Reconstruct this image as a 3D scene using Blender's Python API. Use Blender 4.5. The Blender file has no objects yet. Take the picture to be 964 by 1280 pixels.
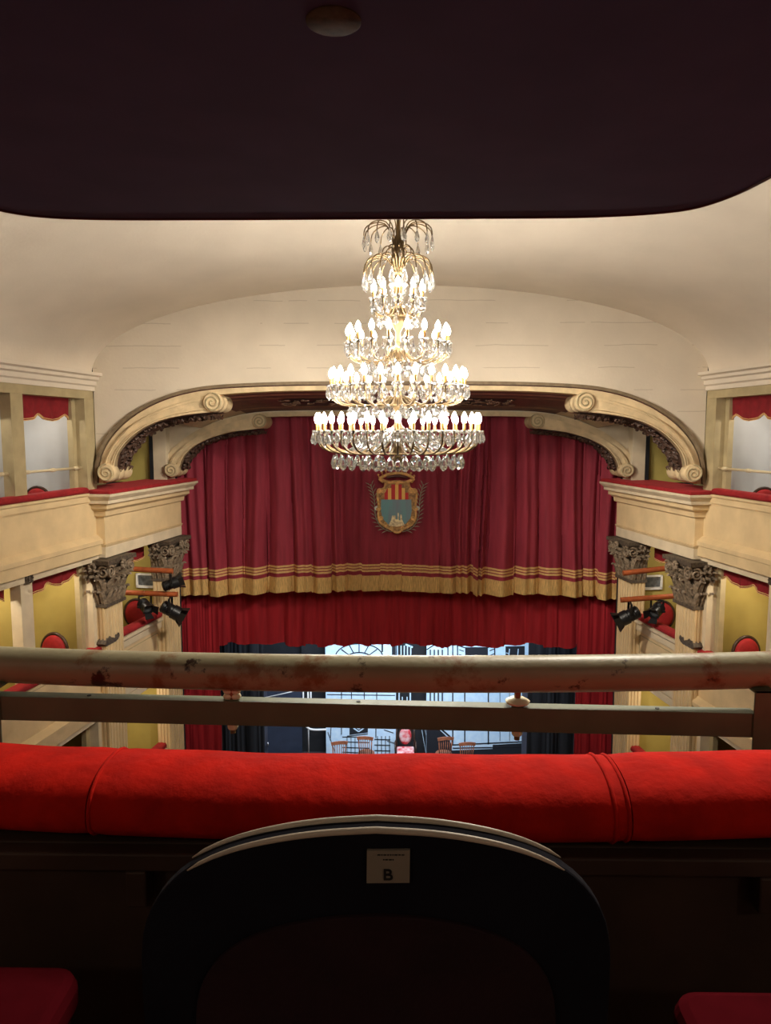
import bpy, bmesh, math, random
from mathutils import Vector, Matrix
C = bpy.context.scene.collection
PI = math.pi
# ------------------------------------------------------------------ camera, light, exposure
FPX = 926.0
TH = math.atan(100 / FPX)
PSI = math.atan(15.5 / FPX)
cd = bpy.data.cameras.new('camera')
cd.sensor_fit = 'VERTICAL'
cd.sensor_height = 24.0
cd.lens = 24.0 * FPX / 1280.0
cd.clip_start = 0.02
cam = bpy.data.objects.new('camera', cd)
C.objects.link(cam)
cam.rotation_euler = (PI / 2 - TH, 0, PSI)
cam.location = (0, 0, 0)
bpy.context.scene.camera = cam
sc = bpy.context.scene
sc.view_settings.view_transform = 'Standard'
sc.view_settings.look = 'None'
sc.view_settings.gamma = 1.0
sc.view_settings.use_curve_mapping = False
sc.view_settings.exposure = 1.3
sc.cycles.use_denoising = True
sc.cycles.max_bounces = 10
sc.cycles.diffuse_bounces = 5
sc.cycles.glossy_bounces = 4
sc.cycles.transmission_bounces = 8
sc.cycles.sample_clamp_indirect = 4.0
sc.cycles.caustics_reflective = False
sc.cycles.caustics_refractive = False
BULB = 86.0
w = bpy.data.worlds.new('world')
sc.world = w
w.use_nodes = True
w.node_tree.nodes['Background'].inputs[0].default_value = (0.6, 0.55, 0.5, 1)
w.node_tree.nodes['Background'].inputs[1].default_value = 0.02

def area_light(name, loc, target, size, power, col, sy=None, spread=130):
    l = bpy.data.lights.new(name, 'AREA')
    l.energy = power
    l.color = col
    l.size = size
    l.spread = math.radians(spread)
    if sy:
        l.shape = 'RECTANGLE'
        l.size_y = sy
    o = bpy.data.objects.new(name, l)
    o.location = loc
    o.rotation_euler = (Vector(target) - Vector(loc)).to_track_quat('-Z', 'Y').to_euler()
    C.objects.link(o)
    return o
# the stage border lights, hung behind the curtain
area_light('stage_border_light', (0, 15.6, -3.2), (0, 18.6, -6.7), 5.5, 85, (0.60, 0.8, 1.0), 0.4)
area_light('stage_wash_light', (0, 15.3, -3.4), (0, 17.6, -8.1), 4.0, 40, (1.0, 0.85, 0.8), 0.3)

# unseen lights added: one brightens the near cushions, two the proscenium sides
area_light('hall_fill_light', (1.3, 3.6, 2.2), (.3, 1.3, -.6), 0.7, 30, (1.0, 0.90, 0.76))
for s_ in (-1, 1):
    area_light('proscenium_fill_light', (s_ * 1.8, 7.2, 1.9), (s_ * -4.2, 12.0, -1.9), 0.4, 16, (1.0, 0.90, 0.76), None, 52)
# unseen fill lights added behind the camera for the near gallery
for s_ in (-1, 1):
    l_ = bpy.data.lights.new('gallery_fill_light', 'POINT'); l_.energy = 5.0; l_.color = (1.0, 0.86, 0.68); l_.shadow_soft_size = .08
    o_ = bpy.data.objects.new('gallery_fill_light', l_); o_.location = (s_ * 1.9, -.95, .75); C.objects.link(o_)
# ------------------------------------------------------------------ points
def ray(px, py):
    a = (px - 482) / FPX
    b = -(py - 640) / FPX
    R = Vector((math.cos(PSI), math.sin(PSI), 0))
    W = Vector((-math.sin(PSI) * math.cos(TH), math.cos(PSI) * math.cos(TH), -math.sin(TH)))
    U = R.cross(W)
    return R * a + U * b + W
def P(px, py, Y):
    r = ray(px, py)
    return r * (Y / r.y)
def PZ(px, py, Z):
    r = ray(px, py)
    return r * (Z / r.z)

# ------------------------------------------------------------------ materials
def mat(name, col, rough=0.6, var=0.0, scale=8.0, bump=0.0, bscale=60.0, metal=0.0, sheen=0.0, spec=0.4,
        col2=None, stretch=None, detail=6):
    m = bpy.data.materials.new(name)
    m.use_nodes = True
    nt = m.node_tree
    b = nt.nodes['Principled BSDF']
    b.inputs['Roughness'].default_value = rough
    b.inputs['Metallic'].default_value = metal
    b.inputs['Specular IOR Level'].default_value = spec
    if sheen:
        b.inputs['Sheen Weight'].default_value = sheen
        b.inputs['Sheen Roughness'].default_value = 0.4
        b.inputs['Sheen Tint'].default_value = (min(1, col[0] * 1.6 + .1), col[1] + .05, col[2] + .05, 1)
    b.inputs['Base Color'].default_value = (*col, 1)
    tc = nt.nodes.new('ShaderNodeTexCoord')
    src = tc.outputs['Object']
    if stretch:
        mp = nt.nodes.new('ShaderNodeMapping')
        mp.inputs['Scale'].default_value = stretch
        nt.links.new(src, mp.inputs[0])
        src = mp.outputs[0]
    if var or col2:
        n = nt.nodes.new('ShaderNodeTexNoise')
        n.inputs['Scale'].default_value = scale
        n.inputs['Detail'].default_value = detail
        nt.links.new(src, n.inputs['Vector'])
        r = nt.nodes.new('ShaderNodeValToRGB')
        c2 = col2 if col2 else tuple(max(0, c * (1 - var)) for c in col)
        c1 = col if col2 else tuple(min(1, c * (1 + var * .5)) for c in col)
        r.color_ramp.elements[0].position = 0.35
        r.color_ramp.elements[1].position = 0.65
        r.color_ramp.elements[0].color = (*c2, 1)
        r.color_ramp.elements[1].color = (*c1, 1)
        nt.links.new(n.outputs['Fac'], r.inputs[0])
        nt.links.new(r.outputs[0], b.inputs['Base Color'])
    if bump:
        n2 = nt.nodes.new('ShaderNodeTexNoise')
        n2.inputs['Scale'].default_value = bscale
        n2.inputs['Detail'].default_value = 4
        nt.links.new(src, n2.inputs['Vector'])
        bp = nt.nodes.new('ShaderNodeBump')
        bp.inputs['Strength'].default_value = bump
        bp.inputs['Distance'].default_value = 0.01
        nt.links.new(n2.outputs['Fac'], bp.inputs['Height'])
        nt.links.new(bp.outputs[0], b.inputs['Normal'])
    return m

M = {}
M['ceil'] = mat('ceiling_plaster', (0.70, 0.615, 0.50), 0.85, 0.06, 1.2, 0.15, 30)
M['cream'] = mat('cream_paint', (0.70, 0.53, 0.30), 0.6, 0.10, 3, 0.12, 40)
M['creamlt'] = mat('pale_cream_paint', (0.68, 0.57, 0.40), 0.6, 0.10, 4, 0.12, 40)
M['stone'] = mat('arch_cream', (0.66, 0.51, 0.30), 0.65, 0.18, 6, 0.2, 35)
M['olivetrim'] = mat('olive_cream_paint', (0.42, 0.34, 0.19), 0.6, 0.12, 5, 0.1, 40)
M['boxwhite'] = mat('grey_white_plaster', (0.56, 0.58, 0.60), 0.8, 0.06, 2)
M['olive'] = mat('olive_wall', (0.40, 0.32, 0.09), 0.8, 0.08, 3)
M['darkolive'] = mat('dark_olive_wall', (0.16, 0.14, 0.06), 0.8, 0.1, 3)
M['fillet'] = mat('brown_fillet', (0.20, 0.145, 0.085), 0.6, 0.2, 10)
M['brown'] = mat('brown_soffit_paint', (0.26, 0.15, 0.10), 0.55, 0.3, 6, 0.1, 30)
M['maroon'] = mat('maroon_soffit_paint', (0.13, 0.045, 0.038), 0.5, 0.3, 8)
M['pinkbrown'] = mat('pink_brown_paint', (0.42, 0.22, 0.17), 0.5, 0.25, 8)
M['motif'] = mat('dark_motif_paint', (0.022, 0.014, 0.016), 0.5, 0.4, 30)
M['foliage'] = mat('dark_carved_wood', (0.085, 0.045, 0.03), 0.5, 0.4, 25, 0.3, 60)
M['capstone'] = mat('carved_grey_stone', (0.13, 0.10, 0.07), 0.6, 0.0, 30, 0.3, 60, col2=(0.055, 0.042, 0.033))
M['capleaf'] = mat('lightened_carved_leaves', (0.30, 0.225, 0.15), 0.55, 0.0, 22, 0.3, 60, col2=(0.12, 0.088, 0.06))  # leaves painted lighter than the bell, highlight contrast put into the colour
M['capgold'] = mat('worn_gilt', (0.36, 0.25, 0.10), 0.5, 0.4, 40, 0.2, 60)
M['redvelvet'] = mat('ledge_red_velvet', (0.30, 0.012, 0.016), 0.85, 0.2, 12, 0.15, 120, sheen=0.3)
M['valance'] = mat('valance_red_velvet', (0.22, 0.009, 0.014), 0.85, 0.15, 12, 0.1, 120, sheen=0.1)
M['gold'] = mat('gold_braid', (0.74, 0.47, 0.19), 0.6, 0.2, 60)
M['brass'] = mat('brass', (0.17, 0.115, 0.058), 0.42, metal=1.0, var=0.15, scale=20)
M['rod'] = mat('cream_rod', (0.62, 0.52, 0.33), 0.4)
M['curtain'] = mat('curtain_crimson_velvet', (0.29, 0.027, 0.048), 0.8, 0.18, 5, 0.1, 90, sheen=0.2, stretch=(3, 1, 0.25))
M['curtain2'] = mat('rear_curtain_red_velvet', (0.40, 0.013, 0.024), 0.8, 0.18, 5, 0.1, 90, sheen=0.2, stretch=(3, 1, 0.25))
M['fringe'] = mat('gold_fringe', (0.72, 0.46, 0.17), 0.7, 0.45, 20, 0.5, 40, stretch=(9, 9, 0.4))
M['black'] = mat('stage_black', (0.012, 0.013, 0.016), 0.8, 0.3, 4)
M['blackdrape'] = mat('black_drape', (0.010, 0.011, 0.014), 0.85)
M['navy'] = mat('navy_flat', (0.035, 0.045, 0.075), 0.6, 0.15, 4)
M['slate'] = mat('slate_flat', (0.075, 0.08, 0.11), 0.6, 0.15, 4)
M['setblue'] = mat('painted_blue_white_canvas', (0.62, 0.80, 0.95), 0.8, 0.0, 7, col2=(0.50, 0.70, 0.90))
M['setink'] = mat('black_scenic_ink', (0.012, 0.014, 0.02), 0.7)
M['stagewood'] = mat('dark_stage_boards', (0.05, 0.045, 0.05), 0.5, 0.3, 5, stretch=(6, .5, 1))
M['floorred'] = mat('hall_floor_carpet', (0.16, 0.03, 0.025), 0.9, 0.2, 6)
M['chairwood'] = mat('reddish_brown_wood', (0.34, 0.12, 0.06), 0.45, 0.3, 10)
M['darkwood'] = mat('dark_wood', (0.05, 0.025, 0.015), 0.4, 0.3, 10)
M['stoolred'] = mat('stool_red_velvet', (0.07, 0.003, 0.006), 0.95, 0.15, 15, spec=.02)
M['padred'] = mat('red_upholstery', (0.30, 0.010, 0.012), 0.8, 0.15, 15, sheen=0.3)
M['black_metal'] = mat('black_lamp_metal', (0.012, 0.012, 0.013), 0.35, 0.2, 10)
M['silver'] = mat('bright_metal', (0.55, 0.56, 0.58), 0.3, metal=1.0)
M['orange'] = mat('orange_pipe_paint', (0.36, 0.085, 0.025), 0.5, 0.25, 12)
M['white'] = mat('white_paint', (0.72, 0.72, 0.70), 0.4)
M['greyglass'] = mat('grey_glass', (0.13, 0.14, 0.15), 0.1, 0.5, 12)
M['cushion'] = mat('bright_red_velvet', (0.56, 0.013, 0.006), 0.9, 0.0, 16, 0.35, 30, sheen=0.12, col2=(0.40, 0.010, 0.006), spec=.08, detail=9)
M['rail'] = mat('worn_olive_rail_paint', (0.34, 0.31, 0.19), 0.42, 0.0, 6, 0.1, 60, col2=(0.29, 0.25, 0.15))
M['bar'] = mat('olive_grey_bar_paint', (0.14, 0.165, 0.10), 0.5, 0.15, 10)
M['bolt'] = mat('cream_plastic', (0.90, 0.82, 0.58), 0.4)
M['boltmetal'] = mat('bronze_bolt', (0.30, 0.22, 0.12), 0.4, metal=0.8)
M['soffit'] = mat('dark_aubergine_paint', (0.105, 0.08, 0.165), 0.95, 0.08, 6, spec=0.05)
M['soffitedge'] = mat('dark_red_edge', (0.10, 0.015, 0.02), 0.6)
M['plate'] = mat('brown_cover_plate', (0.115, 0.078, 0.052), 0.8, 0.45, 45, spec=.1)
M['darkpanel'] = mat('dark_brown_panelling', (0.060, 0.034, 0.022), 0.6, 0.25, 6)
M['gallery'] = mat('gallery_wall', (0.20, 0.13, 0.10), 0.8, 0.2, 4)
M['backblack'] = mat('black_chair_shell', (0.012, 0.012, 0.018), 0.9, 0.2, 8, spec=.08)
M['backmaroon'] = mat('dark_maroon_upholstery', (0.020, 0.004, 0.007), 0.9, 0.25, 10, 0.2, 150)
M['edgecream'] = mat('cream_edge_wood', (0.62, 0.54, 0.42), 0.4, 0.15, 12)
M['tag'] = mat('paper_plaque', (0.30, 0.26, 0.20), 0.6, 0.1, 10)
M['ink'] = mat('black_ink', (0.01, 0.01, 0.01), 0.6)
M['cgold'] = mat('crest_gold', (0.80, 0.46, 0.17), 0.55, 0.4, 14, 0.3, 25)
M['cgolddark'] = mat('crest_dark_gold', (0.45, 0.24, 0.085), 0.55, 0.5, 18, 0.4, 25)
M['cred'] = mat('crest_red', (0.60, 0.03, 0.03), 0.6)
M['cyel'] = mat('crest_yellow', (0.95, 0.58, 0.15), 0.6)
M['cteal'] = mat('crest_teal', (0.17, 0.36, 0.39), 0.6, 0.0, 2.5, col2=(0.22, 0.27, 0.32), stretch=(3, 1, .6))
M['cgreen'] = mat('crest_grey_green', (0.34, 0.34, 0.25), 0.6, 0.3, 20)
M['crock'] = mat('crest_rock', (0.92, 0.72, 0.44), 0.6, 0.4, 25)

def tympanum_material():
    m = mat('tympanum_plaster', (0.66, 0.575, 0.455), 0.85, 0.07, 1.5, 0.25, 22)
    nt = m.node_tree
    b = nt.nodes['Principled BSDF']
    link = b.inputs['Base Color'].links[0]
    base = link.from_socket
    tc = nt.nodes.new('ShaderNodeTexCoord')
    sep = nt.nodes.new('ShaderNodeSeparateXYZ')
    nt.links.new(tc.outputs['Object'], sep.inputs[0])
    n = nt.nodes.new('ShaderNodeTexNoise'); n.inputs['Scale'].default_value = 2.0; n.inputs['Detail'].default_value = 8
    nt.links.new(tc.outputs['Object'], n.inputs['Vector'])
    ad = nt.nodes.new('ShaderNodeMath'); ad.operation = 'MULTIPLY_ADD'
    ad.inputs[1].default_value = 0.05
    nt.links.new(n.outputs['Fac'], ad.inputs[0]); nt.links.new(sep.outputs['Z'], ad.inputs[2])
    # hairline cracks along the boards, every 0.42 m up the wall
    pm = nt.nodes.new('ShaderNodeMath'); pm.operation = 'PINGPONG'; pm.inputs[1].default_value = 0.16
    nt.links.new(ad.outputs[0], pm.inputs[0])
    lt = nt.nodes.new('ShaderNodeMath'); lt.operation = 'LESS_THAN'; lt.inputs[1].default_value = 0.006
    nt.links.new(pm.outputs[0], lt.inputs[0])
    n2 = nt.nodes.new('ShaderNodeTexNoise'); n2.inputs['Scale'].default_value = 0.9; n2.inputs['Detail'].default_value = 3
    nt.links.new(tc.outputs['Object'], n2.inputs['Vector'])
    gt = nt.nodes.new('ShaderNodeMath'); gt.operation = 'GREATER_THAN'; gt.inputs[1].default_value = 0.5
    nt.links.new(n2.outputs['Fac'], gt.inputs[0])
    mu = nt.nodes.new('ShaderNodeMath'); mu.operation = 'MULTIPLY'
    nt.links.new(lt.outputs[0], mu.inputs[0]); nt.links.new(gt.outputs[0], mu.inputs[1])
    mu2 = nt.nodes.new('ShaderNodeMath'); mu2.operation = 'MULTIPLY'; mu2.inputs[1].default_value = 0.35
    nt.links.new(mu.outputs[0], mu2.inputs[0])
    mx = nt.nodes.new('ShaderNodeMixRGB')
    mx.inputs[2].default_value = (0.28, 0.21, 0.14, 1)
    nt.links.new(mu2.outputs[0], mx.inputs[0]); nt.links.new(base, mx.inputs[1])
    nt.links.new(mx.outputs[0], b.inputs['Base Color'])
    return m
M['tymp'] = tympanum_material()

def rail_material():
    m = M['rail']; nt = m.node_tree; b = nt.nodes['Principled BSDF']
    base = b.inputs['Base Color'].links[0].from_socket
    tc = nt.nodes.new('ShaderNodeTexCoord')
    def patch(scale, lo, hi, col, prev):
        n = nt.nodes.new('ShaderNodeTexNoise'); n.inputs['Scale'].default_value = scale; n.inputs['Detail'].default_value = 8
        n.inputs['Roughness'].default_value = 0.65
        nt.links.new(tc.outputs['Object'], n.inputs['Vector'])
        r = nt.nodes.new('ShaderNodeValToRGB')
        r.color_ramp.elements[0].position = lo; r.color_ramp.elements[1].position = hi
        nt.links.new(n.outputs['Fac'], r.inputs[0])
        mx = nt.nodes.new('ShaderNodeMixRGB'); mx.inputs[2].default_value = (*col, 1)
        nt.links.new(r.outputs[0], mx.inputs[0]); nt.links.new(prev, mx.inputs[1])
        return mx.outputs[0]
    s = patch(5.5, 0.54, 0.60, (0.22, 0.115, 0.05), base)
    s = patch(9.0, 0.60, 0.64, (0.045, 0.022, 0.012), s)
    nt.links.new(s, b.inputs['Base Color'])
rail_material()

def glass_material():
    m = bpy.data.materials.new('lead_crystal')
    m.use_nodes = True
    nt = m.node_tree
    nt.nodes.clear()
    o = nt.nodes.new('ShaderNodeOutputMaterial')
    g = nt.nodes.new('ShaderNodeBsdfGlass'); g.inputs['IOR'].default_value = 1.55; g.inputs['Roughness'].default_value = 0.03
    d = nt.nodes.new('ShaderNodeBsdfTranslucent'); d.inputs[0].default_value = (0.40, 0.40, 0.39, 1)
    gl = nt.nodes.new('ShaderNodeBsdfGlossy'); gl.inputs[0].default_value = (0.95, 0.95, 0.93, 1); gl.inputs['Roughness'].default_value = 0.15
    a = nt.nodes.new('ShaderNodeMixShader'); a.inputs[0].default_value = 0.5
    nt.links.new(d.outputs[0], a.inputs[1]); nt.links.new(gl.outputs[0], a.inputs[2])
    b = nt.nodes.new('ShaderNodeMixShader'); b.inputs[0].default_value = 0.22
    nt.links.new(g.outputs[0], b.inputs[1]); nt.links.new(a.outputs[0], b.inputs[2])
    nt.links.new(b.outputs[0], o.inputs[0])
    return m
M['crystal'] = glass_material()
def emit_material(name, col, s):
    m = bpy.data.materials.new(name); m.use_nodes = True
    b = m.node_tree.nodes['Principled BSDF']
    b.inputs['Base Color'].default_value = (1, .95, .85, 1)
    b.inputs['Emission Color'].default_value = (*col, 1)
    b.inputs['Emission Strength'].default_value = s
    return m
M['bulb'] = emit_material('lit_bulb_glass', (1.0, 0.93, 0.82), BULB)
M['sleeve'] = mat('yellow_candle_sleeve', (0.45, 0.22, 0.05), 0.5)

# ------------------------------------------------------------------ mesh builder
class MB:
    def __init__(s):
        s.v = []; s.f = []; s.m = []
    def add(s, vs, fs, mi=0):
        o = len(s.v)
        s.v += [tuple(p) for p in vs]
        for f in fs:
            s.f.append(tuple(i + o for i in f)); s.m.append(mi)
    def box(s, x0, x1, y0, y1, z0, z1, mi=0, T=None):
        vs = [(x, y, z) for z in (z0, z1) for y in (y0, y1) for x in (x0, x1)]
        if T: vs = [T(*p) for p in vs]
        s.add(vs, [(0, 2, 3, 1), (4, 5, 7, 6), (0, 1, 5, 4), (2, 6, 7, 3), (0, 4, 6, 2), (1, 3, 7, 5)], mi)
    def bar(s, a, b, wx, wy, mi=0, up=(0, 0, 1)):
        a = Vector(a); b = Vector(b); d = (b - a).normalized()
        x = d.cross(Vector(up))
        if x.length < 1e-4: x = d.cross(Vector((1, 0, 0)))
        x.normalize(); y = d.cross(x)
        vs = []
        for p in (a, b):
            for (i, j) in ((-1, -1), (1, -1), (1, 1), (-1, 1)):
                vs.append(p + x * (i * wx / 2) + y * (j * wy / 2))
        s.add(vs, [(0, 1, 2, 3), (7, 6, 5, 4), (0, 4, 5, 1), (1, 5, 6, 2), (2, 6, 7, 3), (3, 7, 4, 0)], mi)
    def tube(s, pts, r, n=8, mi=0, closed=False, cap=True):
        pts = [Vector(p) for p in pts]
        k = len(pts)
        rs = r if isinstance(r, (list, tuple)) else [r] * k
        prev = None; rings = []
        for i, p in enumerate(pts):
            if closed: d = pts[(i + 1) % k] - pts[i - 1]
            else: d = pts[min(i + 1, k - 1)] - pts[max(i - 1, 0)]
            if d.length < 1e-9: d = Vector((0, 0, 1))
            d.normalize()
            if prev is None:
                x = d.cross(Vector((0, 0, 1)))
                if x.length < 1e-3: x = d.cross(Vector((1, 0, 0)))
            else:
                x = prev - d * prev.dot(d)
            x.normalize(); prev = x; y = d.cross(x)
            rings.append([p + (x * math.cos(2 * PI * j / n) + y * math.sin(2 * PI * j / n)) * rs[i] for j in range(n)])
        vs = [q for rg in rings for q in rg]; fs = []
        for i in range(k if closed else k - 1):
            i2 = (i + 1) % k
            for j in range(n):
                fs.append((i * n + j, i * n + (j + 1) % n, i2 * n + (j + 1) % n, i2 * n + j))
        if cap and not closed:
            fs.append(tuple(range(n - 1, -1, -1))); fs.append(tuple((k - 1) * n + j for j in range(n)))
        s.add(vs, fs, mi)
    def lathe(s, prof, n=16, mi=0, c=(0, 0, 0), axis='z', T=None):
        vs = []; k = len(prof)
        for (r, h) in prof:
            for j in range(n):
                a = 2 * PI * j / n
                p = (r * math.cos(a), r * math.sin(a), h)
                if axis == 'y': p = (p[0], p[2], p[1])
                if axis == 'x': p = (p[2], p[0], p[1])
                p = (p[0] + c[0], p[1] + c[1], p[2] + c[2])
                vs.append(T @ Vector(p) if T else p)
        fs = [(i * n + j, i * n + (j + 1) % n, (i + 1) * n + (j + 1) % n, (i + 1) * n + j) for i in range(k - 1) for j in range(n)]
        fs.append(tuple(range(n))); fs.append(tuple((k - 1) * n + j for j in range(n)))
        s.add(vs, fs, mi)
    def prism(s, poly, f0, f1, mi=0):
        """poly of 2-tuples; f0/f1 turn (a,b) into a 3d point for the two ends."""
        n = len(poly)
        vs = [f0(*p) for p in poly] + [f1(*p) for p in poly]
        fs = [tuple(range(n)), tuple(range(2 * n - 1, n - 1, -1))]
        fs += [(i, i + n, (i + 1) % n + n, (i + 1) % n) for i in range(n)]
        s.add(vs, fs, mi)
    def grid(s, nu, nv, fn, mi=0, mf=None):
        vs = [fn(i, j) for j in range(nv) for i in range(nu)]
        o = len(s.v); s.v += [tuple(p) for p in vs]
        for j in range(nv - 1):
            for i in range(nu - 1):
                s.f.append((o + j * nu + i, o + j * nu + i + 1, o + (j + 1) * nu + i + 1, o + (j + 1) * nu + i))
                s.m.append(mf(i, j) if mf else mi)
    def sheet(s, nu, nv, fn, th, mi=0):
        """a closed sheet: fn(i,j) front, th(p)->back point"""
        a = [Vector(fn(i, j)) for j in range(nv) for i in range(nu)]
        b = [Vector(th(p)) for p in a]
        n = nu * nv; fs = []
        for j in range(nv - 1):
            for i in range(nu - 1):
                q = (j * nu + i, j * nu + i + 1, (j + 1) * nu + i + 1, (j + 1) * nu + i)
                fs.append(q); fs.append(tuple(n + k for k in reversed(q)))
        ed = [(i, 0) for i in range(nu)] + [(nu - 1, j) for j in range(1, nv)] + [(i, nv - 1) for i in range(nu - 2, -1, -1)] + [(0, j) for j in range(nv - 2, 0, -1)]
        ids = [j * nu + i for (i, j) in ed]
        for k in range(len(ids)):
            p, q = ids[k], ids[(k + 1) % len(ids)]
            fs.append((q, p, p + n, q + n))
        s.add(a + b, fs, mi)
    def build(s, name, mats, parent=None, smooth=False, bevel=0, loc=None, fix=True, angle=None):
        me = bpy.data.meshes.new(name)
        me.from_pydata(s.v, [], s.f)
        if not isinstance(mats, (list, tuple)): mats = [mats]
        for q in mats: me.materials.append(M[q] if isinstance(q, str) else q)
        me.polygons.foreach_set('material_index', s.m)
        if fix:
            bm = bmesh.new(); bm.from_mesh(me)
            bmesh.ops.recalc_face_normals(bm, faces=bm.faces[:])
            bm.to_mesh(me); bm.free()
        if smooth:
            me.polygons.foreach_set('use_smooth', [True] * len(me.polygons))
            if angle is not None:
                try: me.set_sharp_from_angle(angle=math.radians(angle))
                except Exception: pass
        me.update()
        o = bpy.data.objects.new(name, me); C.objects.link(o)
        if loc: o.location = loc
        if parent: o.parent = parent
        if bevel:
            b = o.modifiers.new('bevel', 'BEVEL'); b.width = bevel; b.segments = 2; b.limit_method = 'ANGLE'
        return o

def tag(o, label=None, cat=None, group=None, kind=None):
    if label: o['label'] = label
    if cat: o['category'] = cat
    if group: o['group'] = group
    if kind: o['kind'] = kind
    return o
def thing(name, label, cat, loc=(0, 0, 0), rz=0, group=None):
    o = bpy.data.objects.new(name, None); C.objects.link(o)
    o.location = loc; o.rotation_euler = (0, 0, rz); o.empty_display_size = 0.1
    return tag(o, label, cat, group)
def struct(o, label=None, cat=None): return tag(o, label, cat, None, 'structure')
def copy_tree(o, parent=None):
    c = o.copy(); C.objects.link(c)
    if parent: c.parent = parent
    for ch in list(o.children): copy_tree(ch, c)
    return c

def resample(pts, n):
    pts = [Vector(p) for p in pts]
    L = [0]
    for a, b in zip(pts, pts[1:]): L.append(L[-1] + (b - a).length)
    out = []; k = 0
    for i in range(n):
        t = L[-1] * i / (n - 1)
        while k < len(L) - 2 and L[k + 1] < t: k += 1
        f = (t - L[k]) / max(1e-9, L[k + 1] - L[k])
        out.append(pts[k].lerp(pts[k + 1], min(1, f)))
    return out
def smooth_path(pts, n, it=3):
    pts = [Vector(p) for p in pts]
    for _ in range(it):
        q = [pts[0]]
        for a, b in zip(pts, pts[1:]):
            q += [a.lerp(b, .25), a.lerp(b, .75)]
        q.append(pts[-1]); pts = q
    return resample(pts, n)

# ------------------------------------------------------------------ the hall: side-wall frame
TA = 0.153
AL = math.atan(TA); CA = math.cos(AL); SA = math.sin(AL)
HW = 4.5; YT = 11.0
def SW(side):
    s = -1 if side == 'left' else 1
    def T(u, v, z):
        x = HW - u * SA - v * CA
        return (s * x, YT + u * CA - v * SA, z)
    return T
def half_width(y): return HW + (YT - y) * TA

ZF = -9.3          # hall floor
ZS = -8.42         # stage floor
ZSP = 0.80         # springing of the vault
TOP = 1.31         # rise of the vault
TIERS = [-0.80, -3.22, -5.64]
BAYS = [(-1.62, -0.24), (-3.22, -1.85), (-4.82, -3.45)]

b = MB(); b.box(-9, 9, 1.3, 13.5, ZF - .1, ZF)
struct(b.build('floor', 'floorred'))

# vaulted ceiling
def ceil_pt(i, j, n=96, m=31):
    y = 1.0 + (YT - 1.0) * j / (m - 1)
    a = PI * i / (n - 1)
    wd = half_width(y) + .02
    t = min(1, max(0, (9.8 - y) / 3.8))
    return (-wd * math.cos(a), y, ZSP + (TOP + .75 * t * t * (3 - 2 * t) * math.sin(a)) * math.sin(a) ** 0.92)
b = MB()
b.sheet(96, 31, lambda i, j: ceil_pt(i, j), lambda p: p + Vector((0.25 * p.x / 5, 0, .2)))
struct(b.build('ceiling', 'ceil', smooth=True, angle=50))

# arch lines on the photograph's two proscenium planes
OUT_A = [(121, 604), (121, 582), (127, 561), (139.4, 541), (156.5, 523.6), (179.3, 507.7), (206.7, 495), (234, 487), (268, 481.4), (340, 478), (420, 477), (497.6, 477)]
OUT_B = [(131, 604), (131.5, 585), (137, 566), (150.5, 546), (167, 531), (188, 518), (213, 508), (238, 500.5), (268, 493.5), (340, 489), (420, 488), (497.6, 488)]
IN_A = [(206, 598), (207, 578), (212.4, 564.7), (222.7, 554.4), (241, 540.7), (266, 529.3), (293.4, 520.7), (318.5, 516.3), (350, 514.6), (420, 514), (497.6, 514)]
IN_B = [(212, 598), (213, 580), (218, 569), (228, 559), (245, 546), (269, 535.2), (296, 526.5), (320, 522), (350, 520.3), (420, 519.6), (497.6, 519.6)]
Y1, Y2 = 11.0, 13.25
def full(px, Y, n):
    l = [P(x, y, Y) for x, y in px]
    for p in l: p.y = 0
    l = smooth_path([Vector((p.x, 0, p.z)) for p in l], n // 2 + 1)
    x0 = l[-1].x
    l = [Vector((p.x - x0, 0, p.z)) for p in l]
    return l[:-1] + [Vector((-p.x, 0, p.z)) for p in reversed(l)]
NP = 121
oA = full(OUT_A, Y1, NP); oB = full(OUT_B, Y1, NP)
iA = full(IN_A, Y2, NP); iB = full(IN_B, Y2, NP)

def ribbon(mb, A, B, y0, y1, mi=0):
    n = len(A)
    vs = [(p.x, y0, p.z) for p in A] + [(p.x, y0, p.z) for p in B] + [(p.x, y1, p.z) for p in A] + [(p.x, y1, p.z) for p in B]
    fs = []
    for i in range(n - 1):
        fs += [(i, i + 1, n + i + 1, n + i), (2 * n + i, 3 * n + i, 3 * n + i + 1, 2 * n + i + 1),
               (i, 2 * n + i, 2 * n + i + 1, i + 1), (n + i, n + i + 1, 3 * n + i + 1, 3 * n + i)]
    fs += [(0, n, 3 * n, 2 * n), (n - 1, 3 * n - 1, 4 * n - 1, 2 * n - 1)]
    mb.add(vs, fs, mi)
def off(A, d):
    out = []
    for i, p in enumerate(A):
        t = (A[min(i + 1, len(A) - 1)] - A[max(i - 1, 0)]).normalized()
        out.append(p + Vector((t.z, 0, -t.x)) * d)
    return out

# tympanum wall between the vault and the arch
def outer_bound(a):
    d = Vector((math.cos(a), 0, math.sin(a))); c = Vector((0, 0, -0.8))
    lo, hi = 0.5, 12.0
    for _ in range(50):
        t = (lo + hi) / 2; p = c + d * t
        x = abs(p.x)
        if x > HW: inside = False
        elif p.z < ZSP: inside = True
        else:
            s = math.sin(math.acos(min(1, x / (HW + .02))))
            inside = p.z < ZSP + TOP * s ** 0.92 + .05
        if inside: lo = t
        else: hi = t
    return c + d * lo
b = MB()
oM = off(oA, 0.02)
tA = []
for p in oM:
    a = math.atan2(p.z + 0.8, p.x)
    tA.append(outer_bound(a))
ribbon(b, [Vector((p.x * 1.0, 0, p.z)) for p in tA], oM, YT, YT + .3)
struct(b.build('wall_back', M['tymp'], smooth=False))

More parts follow.
